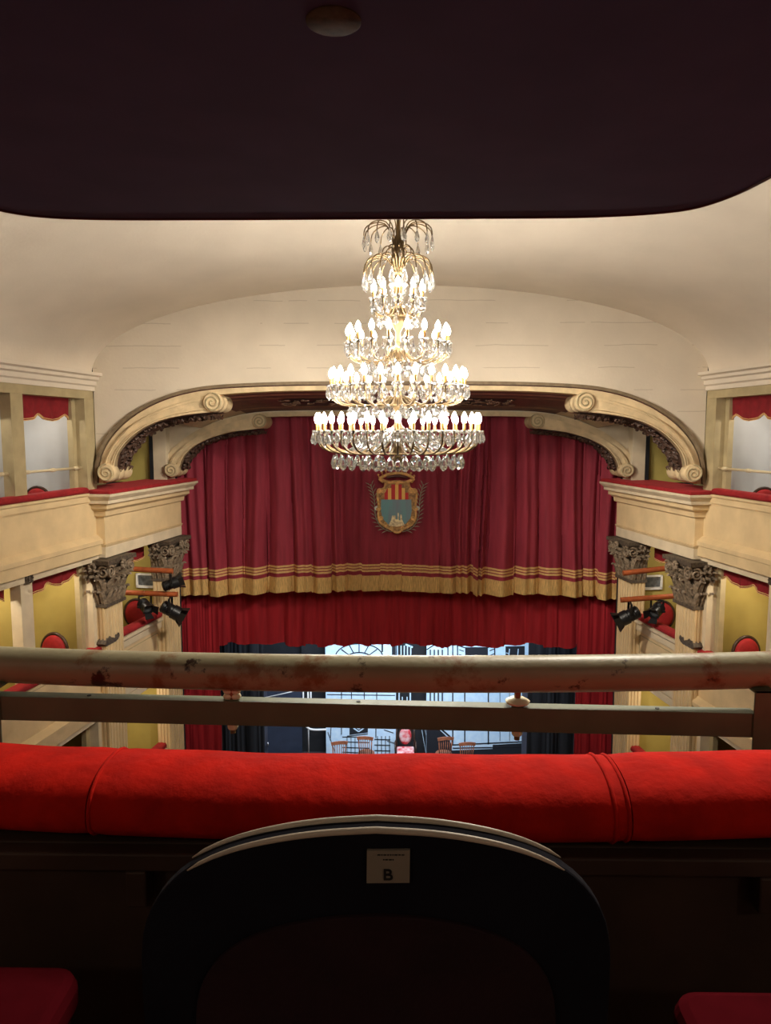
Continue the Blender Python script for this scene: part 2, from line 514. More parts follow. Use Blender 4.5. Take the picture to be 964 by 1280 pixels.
# moulded arch strips
b = MB()
ribbon(b, oA, off(oA, .045), YT - .10, YT + .3, 0)
ribbon(b, off(oA, .045), off(oA, .06), YT - .05, YT + .3, 1)
ribbon(b, off(oA, .06), oB, YT - .07, YT + .45, 2)
struct(b.build('trim_1', ['fillet', 'maroon', 'stone'], smooth=True, angle=30))
b = MB()
ribbon(b, iA, iB, Y2 - .05, Y2 + .3, 0)
struct(b.build('trim_2', ['stone'], smooth=True, angle=30))
# painted funnel soffit between the two arches
lo_i = int(NP * .13); hi_i = NP - 1 - lo_i
bands = [0, .10, .17, .26, .32, .70, .78, 1.0]
bmat = [0, 1, 0, 2, 3, 2, 0]
b = MB()
cnt = hi_i - lo_i + 1
nb = 29
def fun_pt(i, j):
    k = lo_i + i; t = j / (nb - 1)
    p = oB[k].lerp(iA[k], t)
    return (p.x, YT + .2 + (Y2 + .1 - YT - .2) * t, p.z + .01)
def fun_mat(i, j):
    t = (j + .5) / (nb - 1); k = lo_i + i
    x = abs(oB[k].x)
    if x < 3.25 - .55 * t:
        for q in range(len(bands) - 1):
            if bands[q] <= t < bands[q + 1]:
                if bmat[q] == 3 and not (0.55 < x < 1.9): return 4
                return bmat[q]
        return 0
    if x < 3.37 - .55 * t: return 0
    return 5
b.grid(cnt, nb, fun_pt, mf=fun_mat)
struct(b.build('trim_3', ['maroon', 'pinkbrown', 'brown', 'motif', 'maroon', 'creamlt'], smooth=True))
# plaster spandrels beside the rear arch
b = MB()
ribbon(b, iA, [p + (q - p).normalized() * (.10 + max(0, min(.55, (p.z + .50) * 1.1))) for p, q in zip(iA, off(iA, -.5))], Y2 + .02, Y2 + .14)
struct(b.build('trim_8', 'creamlt'))
# relief motif on the lintel soffit
random.seed(4)
b = MB()
for sgn in (-1, 1):
    for q in range(44):
        x = sgn * random.uniform(.6, 1.95); t = random.uniform(.36, .66)
        k = min(range(NP), key=lambda k: abs(oB[k].x - x))
        p = oB[k].lerp(iA[k], t)
        c = Vector((x, YT + .2 + (Y2 - .1 - YT) * t, p.z - .005))
        r = random.uniform(.05, .09); a0 = random.uniform(0, 6.28)
        pts = [c + Vector((math.cos(a0 + s * .6) * r * (1 - s / 9), math.sin(a0 + s * .6) * r * 1.6 * (1 - s / 9), 0)) for s in range(8)]
        b.tube(pts, .012, 5)
struct(b.build('trim_4', ['brown'], smooth=True))

# ---- scroll brackets
def bracket(name, label, Y, outer, inner, cb, rb, ct, rt, side, depth, group):
    s = 1 if side == 'left' else -1
    def W2(px, py):
        p = P(px, py, Y); x0 = P(497.6, 540, Y).x
        return Vector(((p.x - x0) * s, 0, p.z))
    root = thing(name, label, 'bracket', (W2(*cb).x, Y, W2(*cb).z - .12), 0, group)
    o0 = Vector(root.location)
    n = 40
    A = smooth_path([W2(*p) for p in outer], n); B = smooth_path([W2(*p) for p in inner], n)
    loc = tuple(-o0)
    m = MB(); ribbon(m, A, B, Y - .12, Y + depth)
    A1 = [a.lerp(q, .12) for a, q in zip(A, B)]; A2 = [a.lerp(q, .20) for a, q in zip(A, B)]
    ribbon(m, A1, A2, Y - .135, Y)
    B1 = [a.lerp(q, .72) for a, q in zip(A, B)]; B2 = [a.lerp(q, .80) for a, q in zip(A, B)]
    ribbon(m, B1, B2, Y - .15, Y)
    B3 = [a.lerp(q, .88) for a, q in zip(A, B)]
    ribbon(m, B3, B, Y - .14, Y)
    m.build('body', 'stone', root, smooth=True, angle=35, loc=loc)
    k = Y / FPX
    for (c, r, turn) in ((cb, rb, 1), (ct, rt, -1)):
        cc = W2(*c); R = r * k
        m = MB()
        prof = [(R * .9, -.19), (R, -.16), (R, -.02), (R * .86, .01), (R * .86, .06), (R * 1.02, .10), (R * 1.02, .17), (R * .78, .22), (R * .78, depth - .2), (R * .98, depth - .14), (R * .98, depth)]
        m.lathe(prof, 28, 0, (cc.x, Y, cc.z), 'y')
        sp = []
        for q in range(46):
            t = q / 45; a = (PI * .5 + turn * s * t * 4.2 * PI)
            rr = R * (.95 - .85 * t)
            sp.append((cc.x + rr * math.cos(a), Y - .195, cc.z + rr * math.sin(a)))
        m.tube(sp, [R * .10] * 46, 6, 1)
        m.build('volute', ['stone', 'olivetrim'], root, smooth=True, angle=35, loc=loc)
    # carved foliage on the underside
    rnd = random.Random(7)
    m = MB()
    for q in range(n):
        pass
    ins = [a.lerp(q, .96) for a, q in zip(A, B)]; oo = [a.lerp(q, 1.06) for a, q in zip(A, B)]
    ribbon(m, ins, oo, Y - .02, Y + depth - .03)
    for q in range(330):
        i = rnd.uniform(1, n - 2); i0 = int(i); p = oo[i0].lerp(oo[i0 + 1], i - i0)
        tg = (oo[i0 + 1] - oo[i0]).normalized(); nr = (B[i0] - A[i0]).normalized()
        c = Vector((p.x, Y + rnd.uniform(0, depth - .05), p.z)) + nr * rnd.uniform(0, .03)
        L = rnd.uniform(.05, .10) * Y / 11; a = rnd.uniform(0, 2 * PI)
        d = tg * math.cos(a) + Vector((0, 1, 0)) * math.sin(a)
        e = d.cross(nr).normalized()
        pr = []
        for t, wd, h in ((0, .15, 0), (.35, .42, .035), (.7, .34, .05), (1, .05, .015)):
            for sg in (-1, 0, 1):
                pr.append(c + d * (L * t) + e * (sg * wd * L * .8) + nr * (h * 1.0 + (.018 if sg == 0 else 0)))
        m.add(pr, [(r * 3 + cI, r * 3 + cI + 1, r * 3 + cI + 4, r * 3 + cI + 3) for r in range(3) for cI in range(2)])
    m.build('carved_foliage', 'foliage', root, smooth=False, loc=loc, fix=False)
    return root
BO_out = [(133, 600), (132.5, 585), (138, 566), (151.5, 546), (168, 531.5), (189, 518.5), (214, 508.5), (239, 501), (258, 496), (270, 493)]
BO_in = [(147, 590), (147.4, 575), (154, 560), (172.5, 541), (195, 528.5), (218, 521.5), (248, 517), (262, 516), (268, 515), (272, 514)]
BI_out = [(213, 597), (213.5, 580), (219, 569), (229, 559), (246, 546), (270, 535), (297, 526.5), (312, 523), (322, 520), (327, 518)]
BI_in = [(226, 588), (229, 575), (238.7, 561.3), (257, 550), (284.3, 541), (300, 538.5), (314, 537), (322, 536), (326, 535.5), (329, 535)]
for side in ('left', 'right'):
    bracket('scroll_bracket', 'large cream scroll bracket with dark carved underside, front arch, %s end' % side, Y1 - .02, BO_out, BO_in, (139, 590.5), 11.5, (269.5, 503.5), 12, side, .52, 'scroll brackets of the proscenium arch')
    bracket('scroll_bracket', 'smaller cream scroll bracket of the rear arch against the curtain, %s end' % side, Y2 - .02, BI_out, BI_in, (218, 587), 9, (326.5, 527), 9, side, .45, 'scroll brackets of the proscenium arch')

# ------------------------------------------------------------------ side walls
def side_wall(side):
    T = SW(side)
    b = MB()
    U0, U1 = -7.6, -0.02
    MI = dict(cream=0, creamlt=1, olivetrim=2, boxwhite=3, olive=4, ceil=5, darkolive=6)
    def pz(poly, u0, u1, mi):
        b.prism(poly, lambda v, z: T(u0, v, z), lambda v, z: T(u1, v, z), mi)
    # crowning cornice under the vault
    pz([(-.35, .60), (.02, .60), (.02, .66), (.05, .68), (.05, .74), (.09, .76), (.09, .80), (.14, .82), (.14, .86), (-.35, .86)], U0, .15, 5)
    pz([(-.35, .48), (0, .48), (0, .60), (-.35, .60)], U0, U1, 2)
    for ti, z0 in enumerate(TIERS):
        zb = z0 - 1.14
        # parapet: ledge, panel, sloping moulding, lintel
        pz([(-.16, z0 - .09), (.05, z0 - .09), (.05, z0 - .12), (.03, z0 - .14), (.03, z0 - .22), (-.16, z0 - .22)], U0, U1, 0)
        pz([(-.16, z0 - .21), (0, z0 - .21), (0, z0 - .74), (-.16, z0 - .74)], U0, U1, 0)
        pz([(-.16, z0 - .73), (.012, z0 - .73), (.10, z0 - .80), (.10, z0 - .86), (.075, z0 - .87), (.075, z0 - 1.02), (-.16, z0 - 1.02)], U0, U1, 0)
        pz([(-.16, z0 - 1.01), (.015, z0 - 1.01), (.015, z0 - 1.12), (-.16, z0 - 1.12)], U0, U1, 1)
        # floor slab of the boxes, over the ceiling of the row below
        pz([(-1.5, z0 - .80), (-.15, z0 - .80), (-.15, z0 - 1.0), (-1.5, z0 - 1.0)], U0, .0, 1)
        top = .50 if ti == 0 else TIERS[ti - 1] - 1.0
        # posts and partitions
        pm = 2 if ti == 0 else 1
        for (a, c) in BAYS:
            pz([(-.16, z0 - .1), (-.01, z0 - .1), (-.01, top), (-.16, top)], a - .235, a, pm)
            pz([(-1.5, z0 - .9), (-.14, z0 - .9), (-.14, top), (-1.5, top)], a - .15, a - .09, 3 if ti == 0 else 4)
        pz([(-.16, z0 - .1), (-.01, z0 - .1), (-.01, top), (-.16, top)], -.24, .0, pm)
        # inner olive reveal by the last post
        pz([(-.24, z0 - .1), (-.16, z0 - .1), (-.16, top), (-.24, top)], -.33, -.2, 2)
        pz([(-1.5, z0 - .9), (-.14, z0 - .9), (-.14, top), (-1.5, top)], -.16, -.10, 3 if ti == 0 else 4)
        # back wall
        pz([(-1.55, z0 - .9), (-1.5, z0 - .9), (-1.5, top), (-1.55, top)], U0, .0, 3 if ti == 0 else 4)
    pz([(-1.55, .49), (-.1, .49), (-.1, .56), (-1.55, .56)], U0, 0, 3)
    # wall below and the plain wall back to the gallery
    pz([(-.2, ZF), (0, ZF), (0, TIERS[2] - 1.1), (-.2, TIERS[2] - 1.1)], U0, 0, 0)
    pz([(-.4, ZF), (-.01, ZF), (-.01, .9), (-.4, .9)], -10.2, U0, 0)
    o = b.build('wall_' + side, ['cream', 'creamlt', 'olivetrim', 'boxwhite', 'olive', 'ceil', 'darkolive'], smooth=False)
    struct(o)
    # proscenium side: upper niche wall, lower boxes
    b = MB()
    z3 = TIERS[0]
    def pz(poly, u0, u1, mi):
        b.prism(poly, lambda v, z: T(u0, v, z), lambda v, z: T(u1, v, z), mi)
    def fr(z0_, e0, z1_, e1, mi, back=-.45):
        b.prism([(0, 0), (1, 0), (1, 1), (0, 1)],
                lambda i, j: T((-.08 - e0) if i == 0 else 2.52 + e0, back if j == 0 else .14 + e0, z0_),
                lambda i, j: T((-.08 - e1) if i == 0 else 2.52 + e1, back if j == 0 else .14 + e1, z1_), mi)
    fr(-.90, .24, -.94, .24, 1); fr(-.94, .235, -1.00, .18, 1); fr(-1.0, .18, -1.05, .18, 1)
    fr(-1.05, .12, -1.13, .12, 0); fr(-1.13, .11, -1.17, .06, 0); fr(-1.17, .05, -1.25, .04, 0)
    fr(-1.25, 0, -1.67, 0, 0); fr(-1.67, .02, -1.72, .0, 0); fr(-1.72, .0, -1.88, .0, 1)
    # niche behind the arch, with its jamb towards the stage
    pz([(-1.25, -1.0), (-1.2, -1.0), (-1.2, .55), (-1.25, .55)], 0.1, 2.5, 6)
    pz([(-.19, -.9), (.06, -.9), (.06, .12), (-.19, .12)], 2.15, 2.5, 1)
    pz([(-.27, -.9), (-.188, -.9), (-.188, .6), (-.27, .6)], 2.16, 2.3, 7)  # black strips painted in for the dark recess beside the jamb
    pz([(-.31, -.9), (-.2, -.9), (-.2, .6), (-.31, .6)], 2.33, 2.36, 7)
    pz([(-1.25, -.9), (-.3, -.9), (-.3, .6), (-1.25, .6)], 2.26, 2.32, 4)
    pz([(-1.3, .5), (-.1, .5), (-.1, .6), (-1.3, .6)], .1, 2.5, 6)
    pz([(-1.3, -.9), (-.14, -.9), (-.14, .9), (-1.3, .9)], .02, .10, 1)
    # lower boxes between the pilasters
    for z0 in TIERS[1:]:
        top = z0 + 1.32 if z0 > -4 else z0 + 1.28
        pz([(-.16, z0 - .05), (.06, z0 - .05), (.06, z0 - .10), (.02, z0 - .13), (.02, z0 - .24), (-.16, z0 - .24)], .36, 1.86, 1)
        pz([(-.16, z0 - .23), (0, z0 - .23), (0, z0 - .82), (-.16, z0 - .82)], .36, 1.86, 0)
        for (a, c, zz0, zz1) in ((.46, 1.74, -.30, -.315), (.46, 1.74, -.75, -.765), (.46, .475, -.30, -.76), (1.725, 1.74, -.30, -.76)):
            pz([(-.01, z0 + zz0), (.008, z0 + zz0), (.008, z0 + zz1), (-.01, z0 + zz1)], a, c, 2)
        pz([(-.16, z0 - .81), (.04, z0 - .81), (.06, z0 - .86), (.06, z0 - 1.0), (-.16, z0 - 1.0)], .36, 1.86, 1)
        pz([(-1.3, z0 - .80), (-.15, z0 - .80), (-.15, z0 - .95), (-1.3, z0 - .95)], .1, 2.4, 1)
        pz([(-1.35, z0 - .8), (-1.1, z0 - .8), (-1.1, top + .1), (-1.35, top + .1)], .0, 2.4, 4)
        pz([(-1.2, z0 - .8), (-.1, z0 - .8), (-.1, top + .1), (-1.2, top + .1)], .0, .1, 4)
        pz([(-.07, z0 - .8), (-.0, z0 - .8), (-.0, top + .1), (-.07, top + .1)], 1.90, 2.4, 1)
        pz([(-1.2, z0 - .8), (-.06, z0 - .8), (-.06, top + .1), (-1.2, top + .1)], 2.0, 2.4, 4)
        pz([(-.2, top), (.06, top), (.06, top + .12), (-.2, top + .12)], .3, 1.9, 1)
    pz([(-.2, ZF), (0, ZF), (0, TIERS[2] - .95), (-.2, TIERS[2] - .95)], .0, 2.4, 0)
    o = b.build('trim_5' if side == 'left' else 'trim_6', ['cream', 'creamlt', 'olivetrim', 'boxwhite', 'olive', 'ceil', 'darkolive', 'black'], smooth=False, bevel=.006)
    struct(o)
    return T

def leaf(m, c, d, up, L, wd, curl, mi=0):
    """an acanthus leaf rising along up and curling out along d"""
    e = d.cross(up).normalized(); pr = []
    rows = ((0, .8, .05), (.3, 1.0, .32), (.6, .95, .55), (.85, .75, .85), (.98, .5, 1.15), (.86, .34, 1.35))
    for t, w_, o in rows:
        for sg, k in ((-1, -.28), (-.5, .12), (0, -.02), (.5, .12), (1, -.28)):
            pr.append(c + up * (L * t) + e * (sg * wd * w_ * .5) + d * (o * curl + k * curl))
    n = len(pr)
    back = [p - d * .012 for p in pr]
    fs = []
    for r in range(5):
        for q in range(4):
            f = (r * 5 + q, r * 5 + q + 1, r * 5 + q + 6, r * 5 + q + 5)
            fs.append(f); fs.append(tuple(n + i for i in reversed(f)))
    m.add(pr + back, fs, mi)

def pilaster(side, T, u0, u1, label):
    base = Vector(T((u0 + u1) / 2, .02, ZF))
    root = thing('pilaster', label, 'pilaster', tuple(base), 0, 'fluted pilasters beside the stage')
    loc = tuple(-base)
    zc = -2.62
    m = MB()
    vf = .14
    m.prism([(u0, -.12), (u1, -.12), (u1, vf - .02), (u0, vf - .02)], lambda u, v: T(u, v, ZF), lambda u, v: T(u, v, zc))
    # flutes: raised fillets on the hall face, flat strips on the camera-side face
    nfl = 6; wd = (u1 - u0)
    for q in range(nfl):
        a = u0 + wd * (q + .12) / nfl; c = u0 + wd * (q + .66) / nfl
        m.prism([(a, 0), (a + .008, .02), (c - .008, .02), (c, 0)], lambda u, v: T(u, vf - .021 + v, ZF), lambda u, v: T(u, vf - .021 + v, zc + .0))
    for (va, vb) in ((-.10, -.06), (-.03, .0), (.03, .06), (.09, .12)):
        m.prism([(va, 0), (vb, 0), (vb, .015), (va, .015)], lambda v, e: T(u0 - e + .001, v, ZF), lambda v, e: T(u0 - e + .001, v, zc))
    m.build('shaft', 'cream', root, loc=loc)
    # capital
    m = MB()
    ca_, cb_ = (u0 + u1) / 2, .0
    hu, hv = (u1 - u0) / 2, .14
    def bell(z, e): return [(ca_ - hu - e, -.14), (ca_ + hu + e, -.14), (ca_ + hu + e, hv + e), (ca_ - hu - e, hv + e)]
    zs = [(zc, .03), (zc + .05, .03), (zc + .055, .0), (zc + .55, .04), (zc + .62, .10), (zc + .66, .12)]
    for (za, ea), (zb_, eb) in zip(zs, zs[1:]):
        A, B = bell(za, ea), bell(zb_, eb)
        pts = [T(*p, za) for p in A] + [T(*p, zb_) for p in B]
        m.add(pts, [(0, 1, 2, 3), (7, 6, 5, 4), (0, 4, 5, 1), (1, 5, 6, 2), (2, 6, 7, 3), (3, 7, 4, 0)], 1 if za < zc + .05 else 0)
    # abacus
    m.prism([(u0 - .16, -.14), (u1 + .16, -.14), (u1 + .16, hv + .16), (ca_, hv + .11), (u0 - .16, hv + .16), (u0 - .11, 0)],
            lambda u, v: T(u, v, zc + .665), lambda u, v: T(u, v, zc + .73), 0)
    m.build('capital', ['capstone', 'capstone'], root, loc=loc, smooth=False)
    m = MB()
    up = Vector((0, 0, 1))
    Tv = lambda du, dv: (Vector(T(du, dv, 0)) - Vector(T(0, 0, 0))).normalized()
    nd, ud = Tv(0, 1), Tv(-1, 0)
    rnd = random.Random(11)
    for (z, L, n, o, wk) in ((zc + .03, .25, 4, .10, 1.05), (zc + .20, .27, 3, .13, 1.2), (zc + .22, .3, 4, .15, .6), (zc + .40, .20, 4, .15, .8)):
        for q in range(n):
            f = (q + .5) / n
            leaf(m, Vector(T(u0 + (u1 - u0) * f, vf + .01, z)), nd, up, L, (u1 - u0) / n * wk, o)
        for q in range(max(2, n - 1)):
            f = (q + .5) / max(2, n - 1)
            leaf(m, Vector(T(u0 - .01, -.12 + .28 * f, z)), ud, up, L, .28 / (n - 1) * wk, o)
            leaf(m, Vector(T(u1 + .01, -.12 + .28 * f, z)), -ud, up, L, .28 / (n - 1) * wk, o * .8)
    # corner volutes and rosettes
    def spiral(c, ax, R, dirn, th):
        pts = []
        for q in range(30):
            t = q / 29; a = PI * .3 + dirn * t * 3.6 * PI
            r = R * (1 - .85 * t)
            pts.append(c + ax * (r * math.cos(a)) + up * (r * math.sin(a)))
        m.tube(pts, [th * (1 - .4 * q / 29) for q in range(30)], 7)
    ax = Tv(1, 0); ay = Tv(0, 1)
    for (uu, sg) in ((u0 - .04, -1), (u1 + .04, 1)):
        for k_ in (0, 1): spiral(Vector(T(uu, vf + .10 + .03 * k_, zc + .55)), ax * sg, .10, 1, .022)
    for vv in (-.02, vf + .04):
        spiral(Vector(T(u0 - .12, vv, zc + .55)), ay, .09, 1, .02)
    for (uu, vv) in ((ca_, vf + .17), (u0 - .14, .02)):
        for q in range(7):
            a = 2 * PI * q / 7
            c = Vector(T(uu, vv, zc + .63)) + (ax if vv > .1 else ay) * (.045 * math.cos(a)) + up * (.045 * math.sin(a))
            m.lathe([(.001, -.03), (.022, -.02), (.03, 0), (.022, .02), (.001, .03)], 7, 0, tuple(c))
    for q in range(26):
        c = Vector(T(rnd.uniform(u0 - .02, u1 + .02), vf + rnd.uniform(.01, .08), zc + rnd.uniform(.3, .62)))
        r = rnd.uniform(.018, .035)
        m.lathe([(.001, -r), (r * .7, -r * .7), (r, 0), (r * .7, r * .7), (.001, r)], 7, 0, tuple(c))
        c = Vector(T(u0 - rnd.uniform(.01, .07), rnd.uniform(-.1, .15), zc + rnd.uniform(.3, .62)))
        m.lathe([(.001, -r), (r * .7, -r * .7), (r, 0), (r * .7, r * .7), (.001, r)], 7, 0, tuple(c))
    leaves = m.build('acanthus_leaves', ['capleaf'], root, loc=loc, smooth=True, angle=60, fix=False)
    return root

def valance(side, T, u0, u1, ztop, h, v, n, label, zlobe=.09):
    c = Vector(T((u0 + u1) / 2, v, ztop))
    root = thing('scalloped_valance', label, 'valance', tuple(c), 0, 'scalloped red valances in the boxes')
    loc = tuple(-c)
    N = 64; R = 6
    def bot(f): 
        t = (f * n) % 1.0
        return ztop - h + zlobe * (1 - abs(math.sin(PI * t)) ** .7)
    def pt(i, j):
        f = i / (N - 1); k = j / (R - 1)
        vv = v + .012 * math.sin(f * n * 2 * PI * 3) * k + .012 * math.sin(f * 23) * k
        return T(u0 + (u1 - u0) * f, vv, ztop + (bot(f) - ztop) * k)
    nv = (Vector(T(0, 1, 0)) - Vector(T(0, 0, 0))) * .012
    m = MB(); m.sheet(N, R, pt, lambda p: p - nv)
    m.build('cloth', 'valance', root, smooth=True, angle=50, loc=loc)
    m = MB()
    for k in (.93, .995):
        m.tube([Vector(T(u0 + (u1 - u0) * i / (N - 1), v + .012 * math.sin(i / (N - 1) * n * 6 * PI) + .012 * math.sin(i / (N - 1) * 23) + .006, ztop + (bot(i / (N - 1)) - ztop) * k)) for i in range(N)], .006, 5)
    m.build('gold_braid', 'gold', root, smooth=True, loc=loc)
    return root

def ledge_cushion(T, u0, u1, z, v0, v1, h, label, group='red velvet cushions along the box ledges'):
    c = Vector(T((u0 + u1) / 2, (v0 + v1) / 2, z - h))
    m = MB()
    prof = []
    for q in range(12):
        a = 2 * PI * q / 12
        ca_, sa_ = math.cos(a), math.sin(a)
        prof.append(((v0 + v1) / 2 + (v1 - v0) / 2 * math.copysign(abs(ca_) ** .6, ca_), z - h / 2 + h / 2 * math.copysign(abs(sa_) ** .7, sa_)))
    m.prism(prof, lambda v, zz: T(u0, v, zz), lambda v, zz: T(u1, v, zz))
    o = m.build('ledge_cushion', 'redvelvet', None, smooth=True, angle=50, loc=None)
    o.data.transform(Matrix.Translation(-c)); o.location = c
    return tag(o, label, 'cushion', group)

def round_chair(label, loc, rz, group):
    """upholstered chair with an oval back"""
    root = thing('oval_back_chair', label, 'chair', loc, rz, group)
    m = MB()
    m.lathe([(.001, .40), (.20, .40), (.22, .43), (.21, .47), (.12, .495), (.001, .50)], 20)
    m.build('seat', 'padred', root, smooth=True, angle=60)
    def oval(k, y, kz=1.0): return [(math.cos(2 * PI * q / 28) * .20 * k, y, .80 + math.sin(2 * PI * q / 28) * .25 * k * kz) for q in range(28)]
    m = MB(); m.tube(oval(1, -.20), .026, 8, closed=True); m.build('back_frame', 'darkwood', root, smooth=True)
    m = MB()
    rings = [oval(.93, -.19), oval(.93, -.17), oval(.75, -.14), oval(.4, -.125)]
    rb = [oval(.93, -.21), oval(.75, -.235), oval(.4, -.245)]
    for rr in (rings, rb):
        vs = [p for r in rr for p in r]; n = 28
        fs = [(i * n + j, i * n + (j + 1) % n, (i + 1) * n + (j + 1) % n, (i + 1) * n + j) for i in range(len(rr) - 1) for j in range(n)]
        fs.append(tuple((len(rr) - 1) * n + j for j in range(n)))
        m.add(vs, fs)
    m.build('back_pad', 'padred', root, smooth=True)
    for (x, y) in ((-.15, .15), (.15, .15), (-.14, -.18), (.14, -.18)):
        m = MB(); m.tube([(x * 1.08, y * 1.08, 0), (x, y, .42)], [.014, .02], 8)
        if y < 0: m.tube([(x, y, .4), (x * .9, -.2, .62)], .018, 8)
        m.build('leg', 'darkwood', root, smooth=True)
    return root

def spotlight(label, hang, aim, group, sc_=1.0):
    """theatre lantern hung from the point `hang`; its lens looks along `aim`"""
    root = thing('stage_spotlight', label, 'spotlight', tuple(hang), 0, group)
    a = Vector(aim).normalized(); s = sc_
    q = a.to_track_quat('Z', 'Y').to_matrix().to_4x4()
    ctr = Vector((0, 0, -.26 * s))
    Tm = Matrix.Translation(ctr) @ q
    m = MB()
    m.lathe([(.02 * s, -.17 * s), (.07 * s, -.165 * s), (.10 * s, -.14 * s), (.10 * s, .02 * s), (.115 * s, .03 * s), (.115 * s, .15 * s), (.105 * s, .15 * s), (.10 * s, .10 * s)], 20, 0, T=Tm)
    for k in range(4): m.lathe([(.105 * s, -.13 * s + k * .035 * s), (.112 * s, -.125 * s + k * .035 * s), (.105 * s, -.12 * s + k * .035 * s)], 20, 0, T=Tm)
    m.build('housing', 'black_metal', root, smooth=True, angle=35)
    m = MB(); m.lathe([(.001, .09 * s), (.099 * s, .09 * s), (.08 * s, .11 * s), (.001, .12 * s)], 20, 0, T=Tm)
    m.build('lens', 'greyglass', root, smooth=True, angle=40)
    m = MB()
    sd = Vector((0, 0, 1)).cross(a)
    if sd.length < .1: sd = Vector((1, 0, 0))
    sd.normalize()
    for sg in (-1, 1):
        m.bar(ctr + sd * (.125 * s * sg), Vector((0, 0, -.05 * s)) + sd * (.125 * s * sg), .012 * s, .035 * s)
        m.lathe([(.001, -.02), (.028 * s, -.015), (.028 * s, .015), (.001, .02)], 10, 0, tuple(ctr + sd * (.14 * s * sg)))
    m.bar(Vector((0, 0, -.05 * s)) + sd * (.13 * s), Vector((0, 0, -.05 * s)) - sd * (.13 * s), .012 * s, .035 * s)
    m.build('yoke', 'black_metal', root)
    m = MB()
    m.tube([Vector((0, math.cos(t) * .035, math.sin(t) * .035)) for t in [PI * (-.25 + 1.5 * k / 10) for k in range(11)]], .009, 6)
    m.tube([(0, 0, -.035), (0, 0, -.06 * s)], .012, 8)
    m.build('clamp', 'silver', root, smooth=True)
    m = MB()
    for k in range(4):
        an = PI / 2 * k
        c0 = Vector((math.cos(an), math.sin(an), 0)); t0 = Vector((-math.sin(an), math.cos(an), 0))
        p = [c0 * .10 * s + t0 * .07 * s + Vector((0, 0, .15 * s)), c0 * .10 * s - t0 * .07 * s + Vector((0, 0, .15 * s)),
             c0 * .15 * s - t0 * .09 * s + Vector((0, 0, .25 * s)), c0 * .15 * s + t0 * .09 * s + Vector((0, 0, .25 * s))]
        pk = [Tm @ x for x in p]; bk = [Tm @ (x + c0 * .005) for x in p]
        m.add(pk + bk, [(0, 1, 2, 3), (7, 6, 5, 4), (0, 4, 5, 1), (1, 5, 6, 2), (2, 6, 7, 3), (3, 7, 4, 0)])
    m.build('barn_doors', 'black_metal', root)
    return root

